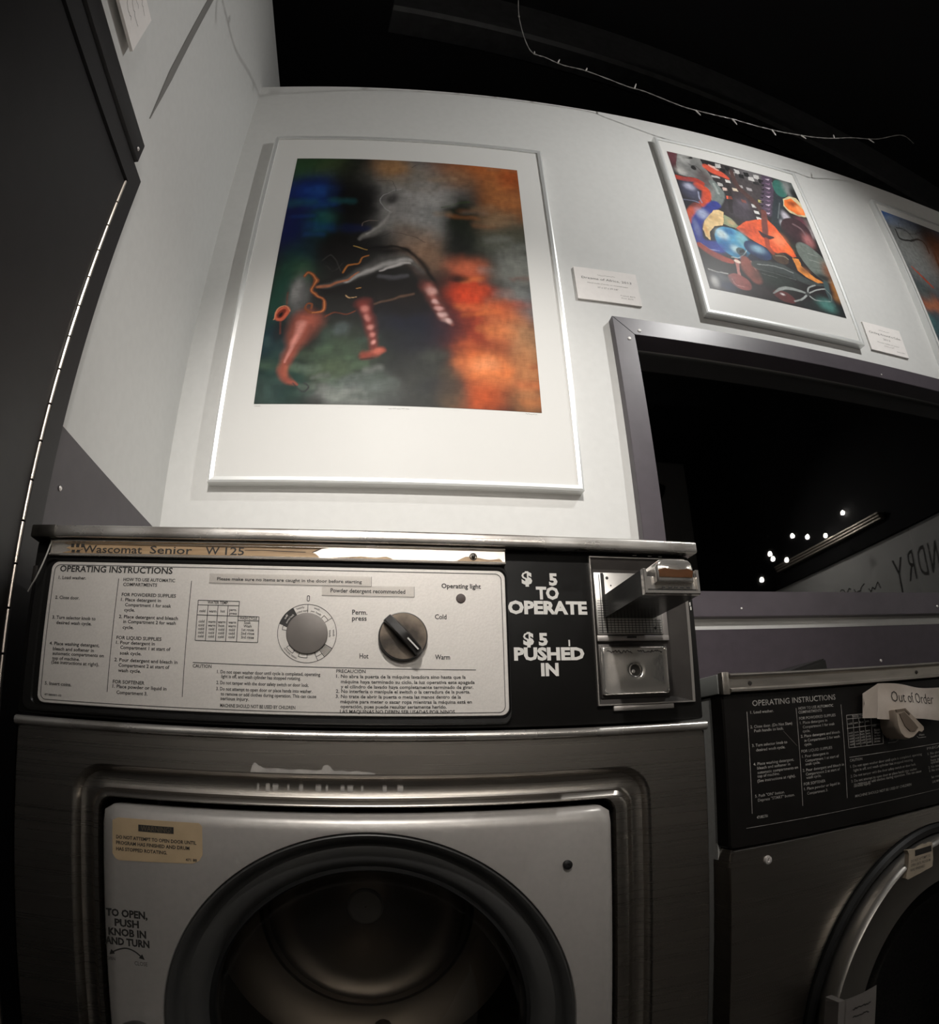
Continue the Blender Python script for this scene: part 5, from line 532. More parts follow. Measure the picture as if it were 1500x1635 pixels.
# cabinet with an embossed groove round the door opening
bm = BM()
loft(bm, [rr3(WL, WR, .02, .9120, .004, .44), rr3(WL, WR, .02, .9120, .004, .004), rr3(WL+.003, WR-.003, .023, .909, .004, 0),
          rr3(-.2815, .2500, .405, .8800, .030, 0), rr3(-.2795, .2480, .407, .8780, .028, .0012), rr3(-.2755, .2440, .411, .8740, .025, .0085), rr3(-.2725, .2410, .414, .8715, .022, .0095),
          rr3(-.2665, .2340, .420, .8625, .018, .0095), rr3(-.2635, .2310, .423, .8590, .016, .0080), rr3(-.2600, .2260, .427, .8545, .014, .0012), rr3(-.2585, .2240, .429, .8525, .013, 0),
          rr3(-.2545, .2138, .446, .8515, .012, 0), rr3(-.2540, .2133, .4465, .8510, .012, .002), rr3(-.2540, .2133, .4465, .8510, .012, .03)])
flip_check(bm); cab = finish('cabinet', bm, M['steel'], w1, smooth=30)
# folded lip at the top of the cabinet
bm = BM()
prof = [(.012, .909), (-.001, .909), (-.0045, .9105), (-.0055, .9135), (-.0045, .9165), (-.001, .918), (.012, .918)]
loft(bm, [[(x, y, z) for y, z in prof] for x in (WL, -.1, .10, WR)], closed=False); finish('cabinet_lip', bm, M['lidsteel'], w1, smooth=60)
# drum
bm = BM(); DC = (-.0145, .658)
lathe_y(bm, DC[0], DC[1], [(.175, .035), (.235, .06), (.235, .40), (.20, .425), (.165, .430), (.158, .424), (.150, .424), (.143, .431), (.11, .436), (.06, .428), (.03, .418), (.001, .418)], 96)
drum = finish('drum', bm, M['drum'], w1, smooth=40)
bm = BM(); lathe_y(bm, DC[0]-.002, DC[1]+.006, [(.027, .418), (.027, .408), (.024, .405), (.001, .405)], 48); finish('drum_hub', bm, mat('hub_enamel', (.36, .34, .32), .6), drum)
for k in range(3):
    a = -PI/2+.10+k*2*PI/3; bm = BM()
    for s_ in range(1):
        ca, sa = math.cos(a), math.sin(a); L_ = []
        for (r_, hw) in ((.236, .032), (.205, .022), (.180, .010), (.176, .003)):
            L_.append([(DC[0]+ca*r_-sa*hw*q, y, DC[1]+sa*r_+ca*hw*q) for q, y in ((-1, .07), (-1, .40), (1, .40), (1, .07))])
        loft(bm, L_, cap1=True)
    flip_check(bm); finish('drum_lifter', bm, M['drum'], drum)
# door
dx, dz, DR = -.013, .6486, .182
N = 192
bm = BM(); X0, X1, Z0, Z1 = -.2475, .2068, .452, .8455
def cir(r, y): return P3(circle(dx, dz, r, N), y)
def rra(i, r, y): return P3(rr_ang(X0+i, X1-i, Z0+i, Z1-i, r, dx, dz, N), y)
loft(bm, [rra(0, .010, .016), rra(0, .010, -.003), rra(.0012, .010, -.0062), rra(.0045, .010, -.0098), rra(.010, .012, -.0118), rra(.014, .012, -.0122), cir(DR+.002, -.0122), cir(DR+.0006, -.0120), cir(DR, -.0112), cir(DR, .004)])
flip_check(bm); door = finish('door', bm, M['doorpaint2'], w1, smooth=40)
bm = BM(); lathe_y(bm, dx, dz, [(DR-.0006, .004), (DR-.0006, -.0095), (.1795, -.0105), (.1765, -.0085), (.1735, -.002), (.1715, .004), (.168, .007), (.164, .0065), (.156, .008), (.152, .011), (.1475, .020)], 128); finish('door_rim', bm, M['rim'], door)
bm = BM(); lathe_y(bm, dx, dz, [(.1478, .0195), (.1440, .019), (.1425, .023), (.1435, .045), (.150, .055)], 128); finish('door_gasket', bm, M['rubber'], door)
bm = BM(); lathe_y(bm, dx, dz, [(.1438, .026), (.137, .034), (.126, .044), (.10, .055), (.06, .063), (.02, .066), (.0005, .066)], 96); finish('door_glass', bm, M['glass'], door)
bm = BM(); lathe_y(bm, .1614, .7952, [(.0042, -.0123), (.0042, -.0150), (.003, -.0158), (.0012, -.0158), (.001, -.0150)], 24, cap1=True); finish('door_stop', bm, M['rubber'], door)
bm = BM(); lathe_y(bm, -.2195, .632, [(.018, -.012), (.020, -.020), (.021, -.040), (.019, -.050), (.013, -.056), (.005, -.058), (.0003, -.058)], 40, cap1=True)
kb = finish('door_knob', bm, M['knobblack'], door)
bm = BM(); slab(bm, [(-.2354, .8318), (-.2300, .8345), (-.1560, .8348), (-.1532, .832), (-.1529, .8074), (-.1560, .8020), (-.1618, .7992), (-.2295, .7968), (-.2325, .7985), (-.2354, .8026)][::-1], -.0125, -.0121); finish('warning_sticker', bm, M['sticker'], door, smooth=0)
bm = BM(); box(bm, -.2109, -.1786, -.0128, -.0126, .8240, .8298); finish('warning_box', bm, M['ink'], door, smooth=0)
text_obj('warning_heading', [DOOR_TEXT[0]], -.0130, mat('faded_heading', (.12, .09, .055), .6), door, off=.006)
text_obj('warning_text', DOOR_TEXT[1:4]+[['471 88', -.168, .8012, .010, .0022]], -.0127, M['ink'], door, off=.025)
def arrow(bm):
    pts = spline([(-.2391, 0, .7124), (-.2326, 0, .7159), (-.2248, 0, .7178), (-.2172, 0, .7156), (-.2106, 0, .7106)], 5)
    for a_, b_ in zip(pts, pts[1:]): seg(bm, a_.x, a_.z, b_.x, b_.z, .0013, -.0124)
    for (x, z, dx_, dz_) in ((-.2391, .7124, -.75, -.66), (-.2106, .7106, .77, -.64)):
        d = Vector((dx_, dz_)).normalized(); n = Vector((-d.y, d.x))
        bm.faces.new([bm.verts.new((x+q.x, -.0124, z+q.y)) for q in (d*.003, -d*.002+n*.0026, -d*.002-n*.0026)])
text_obj('door_instruction', DOOR_TEXT[4:], -.0124, M['ink'], door, off=.042, extra=arrow)
text_obj('worn_print', [['OPEN', -.2440, .7052, .008, .0030], ['CLOSE', -.2180, .7030, .012, .0036]], -.0124, M['inkgrey'], door, off=.01)
# control housing
bm = BM(); box(bm, WL-.001, .3128, .0015, .44, .9205, 1.0870, bev=.0025)
hs = finish('control_housing', bm, M['blackplastic'], w1)
bm = BM()
loft(bm, [rr3(-.3385, .1172, .9235, 1.0700, .009, .002), rr3(-.3385, .1172, .9235, 1.0700, .009, -.0020), rr3(-.3372, .1166, .9248, 1.0687, .008, -.0032), rr3(-.3290, .1160, .9285, 1.0672, .008, -.0030), rr3(-.3275, .1155, .9292, 1.0662, .008, -.0008), rr3(-.2, -.1, .99, 1.02, .004, -.0008)])
flip_check(bm); finish('panel_surround', bm, M['blackplastic'], w1)
bm = BM(); loft(bm, [rr3(-.3215, .1146, .9308, 1.0650, .0075, .0005), rr3(-.3215, .1146, .9308, 1.0650, .0075, -.0028), rr3(-.3209, .1140, .9314, 1.0644, .0070, -.0034)], cap1=True)
flip_check(bm); pl = finish('instruction_plate', bm, M['plate'], w1)
# printed border and text
def border(bm):
    a_ = rrect(-.3180, .1112, .9335, 1.0621, .006); b_ = rrect(-.3174, .1106, .9341, 1.0615, .0055)
    loft(bm, [P3(a_, -.0036), P3(b_, -.0036)])
# coil lines of the table and rules
text_obj('plate_print', [t for t in PLATE_TEXT if t[3] > .02 and t[4] > .0030], -.0036, M['ink'], pl, off=.024, lines=PLATE_LINES, extra=border)
text_obj('plate_small_print', [t for t in PLATE_TEXT if not (t[3] > .02 and t[4] > .0030)], -.0036, M['ink'], pl, off=.018)
# clear tape strips
for (x0, x1, z0, z1) in ((-.1583, -.0089, 1.0474, 1.0566), (-.0536, .0300, 1.0383, 1.0480)):
    bm = BM(); bm.faces.new([bm.verts.new(p) for p in ((x0, -.0040, z0), (x1, -.0040, z0), (x1, -.0042, z1), (x0, -.0042, z1))])
    finish('clear_tape', bm, M['tape'], pl, smooth=0)
    bm = BM(); seg(bm, x0, z0, x1, z0, .0004, -.0041); seg(bm, x1, z0, x1, z1, .0003, -.0041); finish('tape_edge', bm, M['inkgrey'], pl, smooth=0)
# cycle dial
cx, cz = -.0657, 1.0034
def dialprint(bm):
    y = -.0036; ring(bm, cx, cz, .0261, .0266, y, 96)
    A2 = lambda deg: math.radians(deg)
    ring(bm, cx, cz, .0186, .0264, y-.0001, 90, A2(120), A2(162))
    for dg, r0, r1 in ((90, .0186, .0264), (33, .0186, .0264), (-30, .0186, .0264), (-52, .0186, .0264), (-67, .0186, .0264), (-144, .0186, .0220), (-124, .0186, .0220), (173, .0186, .0225), (163, .0186, .0225), (-109, .0186, .0220), (-88, .0186, .0220), (48, .0186, .0222), (33, .0186, .0222)):
        seg(bm, cx+r0*math.cos(A2(dg)), cz+r0*math.sin(A2(dg)), cx+r1*math.cos(A2(dg)), cz+r1*math.sin(A2(dg)), .0005, y)
    for a0, a1, r in ((-144, -124, .0220), (163, 173, .0225), (-109, -88, .0220), (33, 48, .0222), (-67, -52, .0226)):
        ring(bm, cx, cz, r-.0003, r+.0002, y, 90, A2(a0), A2(a1))
    for k in range(9):
        dg = -51.5+k*2.6; seg(bm, cx+.0188*math.cos(A2(dg)), cz+.0188*math.sin(A2(dg)), cx+.0264*math.cos(A2(dg)), cz+.0264*math.sin(A2(dg)), .00045, y)
    def curved(s, mid, r, w, h):
        vs, fs_ = glyphs(s, .006); x0 = min(v[0] for v in vs); x1 = max(v[0] for v in vs)
        V = []
        for v in vs:
            t = (v[0]-x0)/(x1-x0)-.5; a_ = A2(mid)-t*w/r; rr_ = r+v[1]*h/CAP
            V.append(bm.verts.new((cx+rr_*math.cos(a_), y, cz+rr_*math.sin(a_))))
        for f in fs_:
            try: bm.faces.new([V[i] for i in f])
            except ValueError: pass
    for a_ in (('heavily', 106, .0231, .007, .0018), ('soiled loads', 104, .0198, .0105, .0018), ('wash', 70, .0231, .0052, .0018), ('per. loads', 68, .0198, .0095, .0018), ('wash', 2, .0231, .006, .0018), ('loads', 0, .0198, .006, .0018), ('rinses, extracts', -128, .0232, .014, .0019)): curved(*a_)
    # zero mark
    a_ = rrect(cx-.0012, cx+.0014, 1.0324, 1.0380, .0011, 5); b_ = rrect(cx-.0006, cx+.0008, 1.0331, 1.0373, .0006, 5); loft(bm, [P3(a_, y), P3(b_, y)])
bm = BM(); dialprint(bm); finish('dial_print', bm, M['ink'], pl, smooth=0)
bm = BM()
def dialwhite(bm):
    for s, mid, r, w, h in (('off', 143, .0232, .0045, .0018), ('normal loads', 141, .0200, .010, .0018)):
        vs, fs_ = glyphs(s, .006); x0 = min(v[0] for v in vs); x1 = max(v[0] for v in vs); V = []
        for v in vs:
            t = (v[0]-x0)/(x1-x0)-.5; a_ = math.radians(mid)-t*w/r; rr_ = r+v[1]*h/CAP
            V.append(bm.verts.new((cx+rr_*math.cos(a_), -.0039, cz+rr_*math.sin(a_))))
        for f in fs_:
            try: bm.faces.new([V[i] for i in f])
            except ValueError: pass
dialwhite(bm); finish('dial_white_print', bm, M['plate'], pl, smooth=0)
bm = BM(); lathe_y(bm, cx, cz, [(.0186, -.003), (.0186, -.0046), (.0182, -.0052), (.017, -.0054), (.0005, -.0058)], 72, cap1=True); finish('cycle_dial', bm, M['dial'], w1)
# temperature knob
kx, kz = .0197, 1.0014
bm = BM(); lathe_y(bm, kx, kz, [(.0216, -.003), (.0220, -.0045), (.0218, -.0085), (.0208, -.0098)], 72); lathe_y(bm, kx, kz, [(.0208, -.0098), (.0003, -.0098)], 72)
kn = finish('temperature_knob', bm, [M['knobblack']], w1)
bm = BM(); lathe_y(bm, kx, kz, [(.0206, -.0099), (.0003, -.0101)], 72, cap1=True); finish('knob_face', bm, M['knobface'], kn)
bm = BM(); a = math.radians(-47); u = Vector((math.cos(a), 0, math.sin(a))); v = Vector((-math.sin(a), 0, math.cos(a))); o_ = Vector((kx, 0, kz))
L_ = []
for t, hw, yy in ((-.0222, .0034, -.012), (-.0212, .0040, -.017), (-.004, .0043, -.0205), (.004, .0043, -.0205), (.0190, .0040, -.018), (.0212, .0034, -.013)):
    L_.append([tuple(o_+u*t+v*q*hw+Vector((0, y, 0))) for q, y in ((-1, -.0095), (-1, yy+.0015), (-.75, yy), (.75, yy), (1, yy+.0015), (1, -.0095))])
loft(bm, L_, cap0=True, cap1=True); flip_check(bm); finish('knob_grip', bm, M['knobblack'], kn, smooth=50)
bm = BM(); p_ = o_+u*.0045; q_ = o_+u*.0185; box(bm, -.007, .007, -.0004, 0, -.0007, .0007, bev=.0002)
pt = finish('knob_pointer', bm, M['white_print'], kn, smooth=0); pt.location = (p_+q_)/2+Vector((0, -.0200, 0)); pt.rotation_euler = (0, -a, 0)
bm = BM(); lathe_y(bm, .0726, 1.0379, [(.0044, -.0030), (.0044, -.0040), (.0040, -.0044), (.0003, -.0046)], 32, cap1=True); finish('indicator_light', bm, mat('dark_lens', (.075, .055, .05), .3), w1)
# name strip
bm = BM(); prof = [(.0018, 1.0875), (-.0045, 1.0872), (-.0062, 1.0860), (-.0060, 1.0848), (-.0044, 1.0842), (-.0034, 1.0838), (-.0034, 1.0738), (-.0044, 1.0734), (-.0062, 1.0726), (-.0060, 1.0713), (-.0045, 1.0706), (.0018, 1.0704)]
loft(bm, [[(x, y, z) for y, z in prof] for x in (-.3262, .1155)], cap0=True, cap1=True); flip_check(bm)
ns = finish('name_strip', bm, M['strip'], w1, smooth=50)
bm = BM(); slab(bm, [(-.3120, .0740+1), (-.0575, 1.0742), (-.0600, 1.0765), (-.0640, 1.0785), (-.0560, 1.0822), (-.0500, 1.0832), (-.3120, 1.0834), (-.3010, 1.0815), (-.3085, 1.0790), (-.3020, 1.0762)], -.0038, -.0030); finish('name_label', bm, M['tan'], ns, smooth=0)
def nameextra(bm):
    for i in range(3): box(bm, -.3035+.0055*i, -.3000+.0055*i, -.0041, -.0038, 1.0795, 1.0828)
    for i in range(2): box(bm, -.3020+.0055*i, -.2985+.0055*i, -.0041, -.0038, 1.0742, 1.0768)
    for (x0, z0, x1, z1) in ((-.2975, 1.0748, -.2900, 1.0775), (-.127, 1.079, -.11, 1.0797), (-.11, 1.0797, -.095, 1.0790), (-.095, 1.0790, -.07, 1.0785), (-.064, 1.0785, -.056, 1.0822)): seg(bm, x0, z0, x1, z1, .0005, -.0040)
def serif(s, x, z, w, h, bm):
    put_text(bm, s, x, z, w, h, -.0040, .004)
text_obj('name_lettering', [['Wascomat', -.2905, 1.0742, .0630, .0072], ['Senior', -.2195, 1.0744, .0420, .0072], ['W', -.1645, 1.0745, .0135, .0072], ['125', -.1455, 1.0745, .0180, .0072]], -.0040, M['ink'], ns, off=.012, extra=nameextra)
bm = BM(); slab(bm, [(.070, 1.0739), (.113, 1.0741), (.110, 1.0768), (.100, 1.0752), (.090, 1.0772), (.078, 1.0780), (.073, 1.0757)], -.0037, -.0034)
slab(bm, [(-.045, 1.0740), (.010, 1.0740), (.004, 1.0762), (-.005, 1.0748), (-.02, 1.0757), (-.03, 1.0748)], -.0037, -.0034); finish('label_residue', bm, M['residue'], ns, smooth=0)
bm = BM(); lathe_y(bm, .0851, 1.0782, [(.0036, -.0036), (.0034, -.0044), (.0027, -.0044), (.0026, -.0038)], 24); lathe_y(bm, .0851, 1.0782, [(.0020, -.0038), (.0017, -.0060), (.0003, -.0064)], 24, cap1=True); finish('strip_screw', bm, M['bezel'], ns)
# lid
bm = BM(); prof = [(.45, 1.0875), (.0, 1.0878), (-.0092, 1.0876), (-.0106, 1.0881), (-.0112, 1.0890), (-.0106, 1.0976), (-.0098, 1.0988), (-.0080, 1.0998), (-.002, 1.1004), (.45, 1.1010)]
Lx = [-.3440, -.3425, -.30, -.2, -.05, .1, .25, .3150, .3168]
Ls = []
for i, x in enumerate(Lx):
    sc_ = .985 if i in (0, len(Lx)-1) else 1
    Ls.append([(x, y*sc_ if y < .4 else y, 1.094+(z-1.094)*sc_+.0004*math.sin(x*37)) for y, z in prof])
loft(bm, Ls, cap0=True, cap1=True); flip_check(bm); lid = finish('lid', bm, M['lidsteel'], w1, smooth=40)
bm = BM(); box(bm, -.3475, -.3190, -.0122, .03, 1.0868, 1.1000, bev=.002); finish('lid_corner_cap', bm, mat('grimy_corner', (.05, .045, .038), .35, .6, nscale=60, namt=.5), lid)
bm = BM(); tube(bm, spline([(-.326, -.004, 1.085), (-.327, -.010, 1.066), (-.332, -.012, 1.048), (-.343, -.006, 1.034)], 6), .0008, 6); finish('loose_wire', bm, M['wirewhite'], w1)
bm = BM(); box(bm, -.3455, -.3385, .0005, .01, 1.045, 1.062, bev=.001); finish('side_latch', bm, M['bezel'], w1)
# price lettering
text_obj('price_lettering', OPERATE_TEXT, .0012, M['white_print'], hs, off=.048)
# coin slide assembly
bm = BM()
o0 = [(.2000, .9375), (.3030, .9375), (.3055, 1.0828), (.2000, 1.0828)]; i0 = [(.2012, .9388), (.3000, .9388), (.3022, 1.0816), (.2012, 1.0816)]; i1 = [(.2030, .9440), (.2800, .9440), (.2822, 1.0700), (.2030, 1.0700)]
loft(bm, [P3(o0, .002), P3(o0, -.0020), P3(i0, -.0020)]); flip_check(bm); bz = finish('coin_bezel', bm, mat('bezel_edge_metal', (.45, .42, .39), .35, .8), w1, smooth=0)
bm = BM(); loft(bm, [P3(i0, -.0019), P3(i1, .0002)], cap1=True); flip_check(bm); finish('bezel_inner', bm, M['bezel'], bz, smooth=0)
bm = BM(); box(bm, .2156, .2793, -.0012, .002, .9322, .9372, bev=.0008); finish('bezel_tab', bm, M['midbar'], bz)
bm = BM(); box(bm, .2025, .2785, -.0030, .001, .9985, 1.0040, bev=.0006); box(bm, .2725, .2785, -.0026, .001, 1.0040, 1.0660, bev=.0004); finish('mid_bar', bm, M['midbar'], bz)
bm = BM(); box(bm, .233, .243, -.0033, -.0028, 1.0012, 1.0030); finish('key_slot', bm, M['ink'], bz, smooth=0)
# slide plate with ruled grid
bm = BM(); box(bm, .2030, .2722, -.0032, .001, 1.0048, 1.0660, bev=.0006)
sp = finish('slide_plate', bm, M['chromegrid'], bz)
bm = BM()
for i in range(14): seg(bm, .2045, 1.0065+i*.0024, .2712 if i < 6 else .213, 1.0065+i*.0024, .0005, -.0034)
for i in range(16): seg(bm, .2135+i*.0037, 1.0060, .2135+i*.0037, 1.0200, .0005, -.0034)
for x in (.2082, .2130): seg(bm, x, 1.006, x, 1.064, .0008, -.0034)
box(bm, .2098, .2128, -.0035, -.0033, 1.036, 1.0655)
lathe_y(bm, .2165, 1.0605, [(.0016, -.0034), (.0005, -.0035)], 12, cap1=True); lathe_y(bm, .2200, 1.0530, [(.0008, -.0034), (.0003, -.0035)], 12, cap1=True); lathe_y(bm, .2640, 1.0110, [(.0018, -.0034), (.0005, -.0036)], 4, cap1=True)
finish('plate_ruling', bm, M['ink'], sp if False else bz, smooth=0)
# the slide itself
sl_x0, sl_x1, sl_z0, sl_z1 = .2100, .2628, 1.0205, 1.0420
bm = BM()
def U(y, e=0):
    x0, x1, z0, z1 = sl_x0+e, sl_x1-e, sl_z0+e, sl_z1-e; t = .0022
    return [(x0, y, z1), (x0, y, z0), (x1, y, z0), (x1, y, z1), (x1-t, y, z1), (x1-t, y, z0+t), (x0+t, y, z0+t), (x0+t, y, z1)]
loft(bm, [U(-.003), U(-.094)], cap0=True, cap1=True); box(bm, sl_x0+.0022, sl_x1-.0022, -.092, -.004, sl_z0+.002, sl_z0+.0125)
flip_check(bm); slide = finish('coin_slide', bm, M['slide'], w1, smooth=0)
bm = BM(); loft(bm, [U(-.094), U(-.0985), U(-.0998, .0006)], cap1=True); box(bm, sl_x0+.0022, sl_x1-.0022, -.0965, -.0925, sl_z0+.0022, sl_z0+.0155, bev=.0006); flip_check(bm)
finish('slide_end_cap', bm, M['chrome'], slide, smooth=20)
bm = BM()
hump = [(.2205, 1.0300), (.2200, 1.0420), (.2214, 1.0462), (.2245, 1.0488), (.2300, 1.0496), (.2460, 1.0498), (.2520, 1.0490), (.2550, 1.0460), (.2560, 1.0420), (.2555, 1.0300)]
def inset(p, e): cxh, czh = .238, 1.040; return [(cxh+(x-cxh)*(1-e), czh+(z-czh)*(1-e)) for x, z in p]
loft(bm, [P3(hump, -.070), P3(hump, -.1010), P3(inset(hump, .05), -.1028), P3(inset(hump, .14), -.1036)], cap0=True, cap1=True); flip_check(bm); finish('push_handle', bm, M['chrome'], slide, smooth=60)
bm = BM(); slab(bm, [(.2225, 1.0335), (.2535, 1.0335), (.2545, 1.0395), (.2500, 1.0410), (.2400, 1.0400), (.2280, 1.0412), (.2222, 1.0400)], -.1041, -.1034); finish('handle_reflection', bm, M['brown_reflection'], slide, smooth=0)  # brown reflection on the handle, put in as a coloured patch
bm = BM()
for x in (.2255, .2318, .2372, .2430, .2490): box(bm, x, x+.0030, -.1004, -.0996, 1.0252, 1.0264)
box(bm, .2120, .2600, -.0972, -.0964, 1.0238, 1.0252); finish('slide_teeth', bm, M['ink'], slide, smooth=0)
# vault door
vx0, vx1, vz0, vz1 = .2045, .2750, .9465, .9935
bm = BM(); box(bm, vx0-.001, vx1+.0015, -.0012, .002, vz0-.0025, vz1+.0022, bev=.0006); finish('vault_frame', bm, M['bezel'], bz)
bm = BM(); n_ = 96
vc = (.2388, .9700)
def vr(i, r, y): return P3(rr_ang(vx0+i, vx1-i, vz0+i, vz1-i, r, vc[0], vc[1], n_), y)
def vcx(r, y): return P3(circle(vc[0], vc[1], r, n_), y)
loft(bm, [vr(0, .002, -.001), vr(.0004, .002, -.0036), vr(.0020, .002, -.0052), vr(.0032, .002, -.0050), vr(.0075, .004, -.0056), vcx(.0105, -.0064), vcx(.0070, -.0066), vcx(.0055, -.0056), vcx(.0050, -.0020), vcx(.0044, .0015)])
flip_check(bm); vd = finish('vault_door', bm, M['chrome'], w1, smooth=50)
bm = BM(); lathe_y(bm, vc[0], vc[1], [(.0045, .0015), (.0003, .0015)], 32); lathe_y(bm, vc[0]-.0012, vc[1]-.0006, [(.0022, .001), (.0021, -.0015), (.0012, -.0017)], 24, cap1=True); lk = finish('vault_lock', bm, [M['ink']], vd)
bm = BM(); lathe_y(bm, vc[0]-.0014, vc[1]-.0008, [(.0020, -.0016), (.0018, -.0024), (.0008, -.0026)], 24, cap1=True); finish('lock_pin', bm, M['screw'], vd)
text_obj('embossed_maker', [['GREENWALD', .2105, .9872, .0300, .0032], ['INDUSTRIES', .2440, .9872, .0270, .0032]] if False else [], -.0056, M['bezel'], vd) if False else None
bm = BM(); squiggle(bm, .2100, .9862, .026, .0030, -.0058, 26, t=.0006); squiggle(bm, .2420, .9862, .026, .0030, -.0058, 26, t=.0006); finish('worn_engraving', bm, M['bezel'], vd, smooth=0)
# screws and scuffs on the housing
bm = BM()
for x, z in ((.3075, 1.0345), (.3080, 1.0300)): box(bm, x, x+.0012, .0006, .0014, z, z+.0035)
box(bm, .1745, .1760, .0007, .0013, .9945, 1.0005)
for x, z in ((.2655, 1.0852), (.2485, 1.0855), (.2775, 1.0850)): box(bm, x, x+.004, .0007, .0014, z, z+.0008)
finish('paint_chips', bm, M['white_print'], hs, smooth=0)
# white residue running down above the door
bm = BM()
pts = [(-.1135, .8795), (-.1120, .8860), (-.1095, .8893), (-.1060, .8865), (-.1000, .8838), (-.0900, .8845), (-.0780, .8835), (-.0700, .8842), (-.0560, .8832), (-.0510, .8840), (-.0490, .8878), (-.0455, .8885), (-.0430, .8860), (-.0400, .8830), (-.0330, .8838), (-.0280, .8826), (-.0200, .8836), (-.0150, .8822), (-.0100, .8826), (-.0050, .8812)]
loft(bm, [[(x, -.0004, z) for x, z in pts], [(x, -.0004, .8803) for x, z in pts]], closed=False)
for k, x in enumerate((-.1090, -.1010, -.0950, -.0820, -.0715, -.0570, -.0480, -.0350, -.0290, -.0170, .0020, .0150)):
    wd_ = .0020+.0015*((k*7) % 3); loft(bm, [[(x, .0093, .8640), (x+wd_, .0093, .8640)], [(x, .0093, .8708), (x+wd_, .0093, .8708)]], closed=False)
finish('detergent_residue', bm, mat('dried_detergent', (.42, .39, .36), .6, nscale=70, ramp=(.30, .28, .26)), cab, smooth=0)

# ------------------------------------------------------------ washer on the right (out of order)
w2 = empty('washing_machine', (.337, .57, 0), .062, label='dark washing machine with black instruction panel and round door, cut by the right edge', cat='washing machine', group='coin washing machines')
W2 = .63
bm = BM()
box(bm, .0, .004, .022, .42, .02, .942); box(bm, W2-.004, W2, .022, .42, .02, .942); box(bm, .004, W2-.004, .41, .42, .02, .942); box(bm, .004, W2-.004, .022, .41, .936, .942); box(bm, .004, W2-.004, .022, .41, .02, .026); cab2 = finish('cabinet', bm, M['greyside'], w2)
bm = BM(); N2 = 192; ddx, ddz = .315, .5463
loft(bm, [P3(rr_ang(.0, W2, .02, .7855, .004, ddx, ddz, N2), .03), P3(rr_ang(.0, W2, .02, .7855, .004, ddx, ddz, N2), .003), P3(rr_ang(-.0015+.003, W2-.003, .023, .7835, .004, ddx, ddz, N2), 0), P3(circle(ddx, ddz, .2185, N2), 0), P3(circle(ddx, ddz, .2175, N2), .002), P3(circle(ddx, ddz, .2175, N2), .04)])
flip_check(bm); finish('front_panel', bm, M['steel'], w2)
bm = BM(); loft(bm, [rr3(.0, W2, .7865, .9440, .004, .026), rr3(.0, W2, .7865, .9440, .004, .002), rr3(.0015, W2-.0015, .788, .9425, .004, .0)], cap1=True, cap0=True); flip_check(bm); cp = finish('control_panel', bm, M['blackpanel'], w2)
bm = BM(); prof = [(.40, .9445), (.002, .9440), (-.0035, .9440), (-.0060, .9450), (-.0060, .9470), (-.0030, .9490), (-.0030, .9585), (-.0055, .9600), (-.0060, .9620), (-.0035, .9640), (.40, .9650)]
loft(bm, [[(x, y, z) for y, z in prof] for x in (.0085, W2)], cap0=True, cap1=True); flip_check(bm); l2 = finish('lid_trim', bm, mat('dull_steel_trim', (.50, .46, .41), .32, .9, nscale=20, stretch=(1, 1, 8), rvar=.06, namt=.15), w2, smooth=50)
bm = BM(); box(bm, -.0015, W2, .0045, .41, .9440, .9642, bev=.001); finish('lid', bm, M['greylid'], w2)
bm = BM(); box(bm, -.001, .0078, -.0045, .004, .9425, .9655, bev=.001); finish('lid_end_strip', bm, MATS['dull_steel_trim'], w2)
bm = BM()
for x in (.0343, .305, .55): lathe_y(bm, x, .9530, [(.0026, -.0031), (.0018, -.0044), (.0005, -.0046)], 16, cap1=True)
finish('trim_screw', bm, M['bezel'], w2)
bm = BM(); lathe_y(bm, .047, .7687, [(.0048, 0), (.0042, -.0022), (.0022, -.0026), (.0014, -.0012)], 24, cap1=True); finish('panel_screw', bm, M['screw'], w2)
text_obj('panel_print', WASHER2_TEXT, -.0002, M['dim_print'], cp, off=.006, lines=WASHER2_LINES+[[.0208, .8055, W2-.02, .8040, .0004]])
# door 2
bm = BM(); lathe_y(bm, ddx, ddz, [(.2175, .03), (.2170, -.004), (.2140, -.008), (.2070, -.006), (.2050, .004), (.2050, .03)], 128); finish('door_gasket', bm, M['rubber'], w2)
bm = BM(); lathe_y(bm, ddx, ddz, [(.2045, .01), (.2045, -.022), (.2030, -.0270), (.2000, -.0290), (.1970, -.0280), (.1930, -.0245), (.1600, -.0215), (.1520, -.020), (.1500, -.012), (.1500, .02)], 160); flip_check(bm); d2 = finish('door', bm, M['steel_side'], w2, smooth=50)
bm = BM(); lathe_y(bm, ddx, ddz, [(.1500, -.010), (.138, .004), (.11, .02), (.06, .032), (.0005, .035)], 96); finish('door_glass', bm, M['glass'], d2)
bm = BM(); lathe_y(bm, ddx, ddz, [(.160, .02), (.215, .05), (.215, .38), (.19, .40), (.0005, .40)], 96); dm = finish('drum', bm, mat('perforated_drum_steel', (.03, .028, .026), .4, .5, nscale=260, ramp=(.002, .002, .002)), w2, smooth=40)
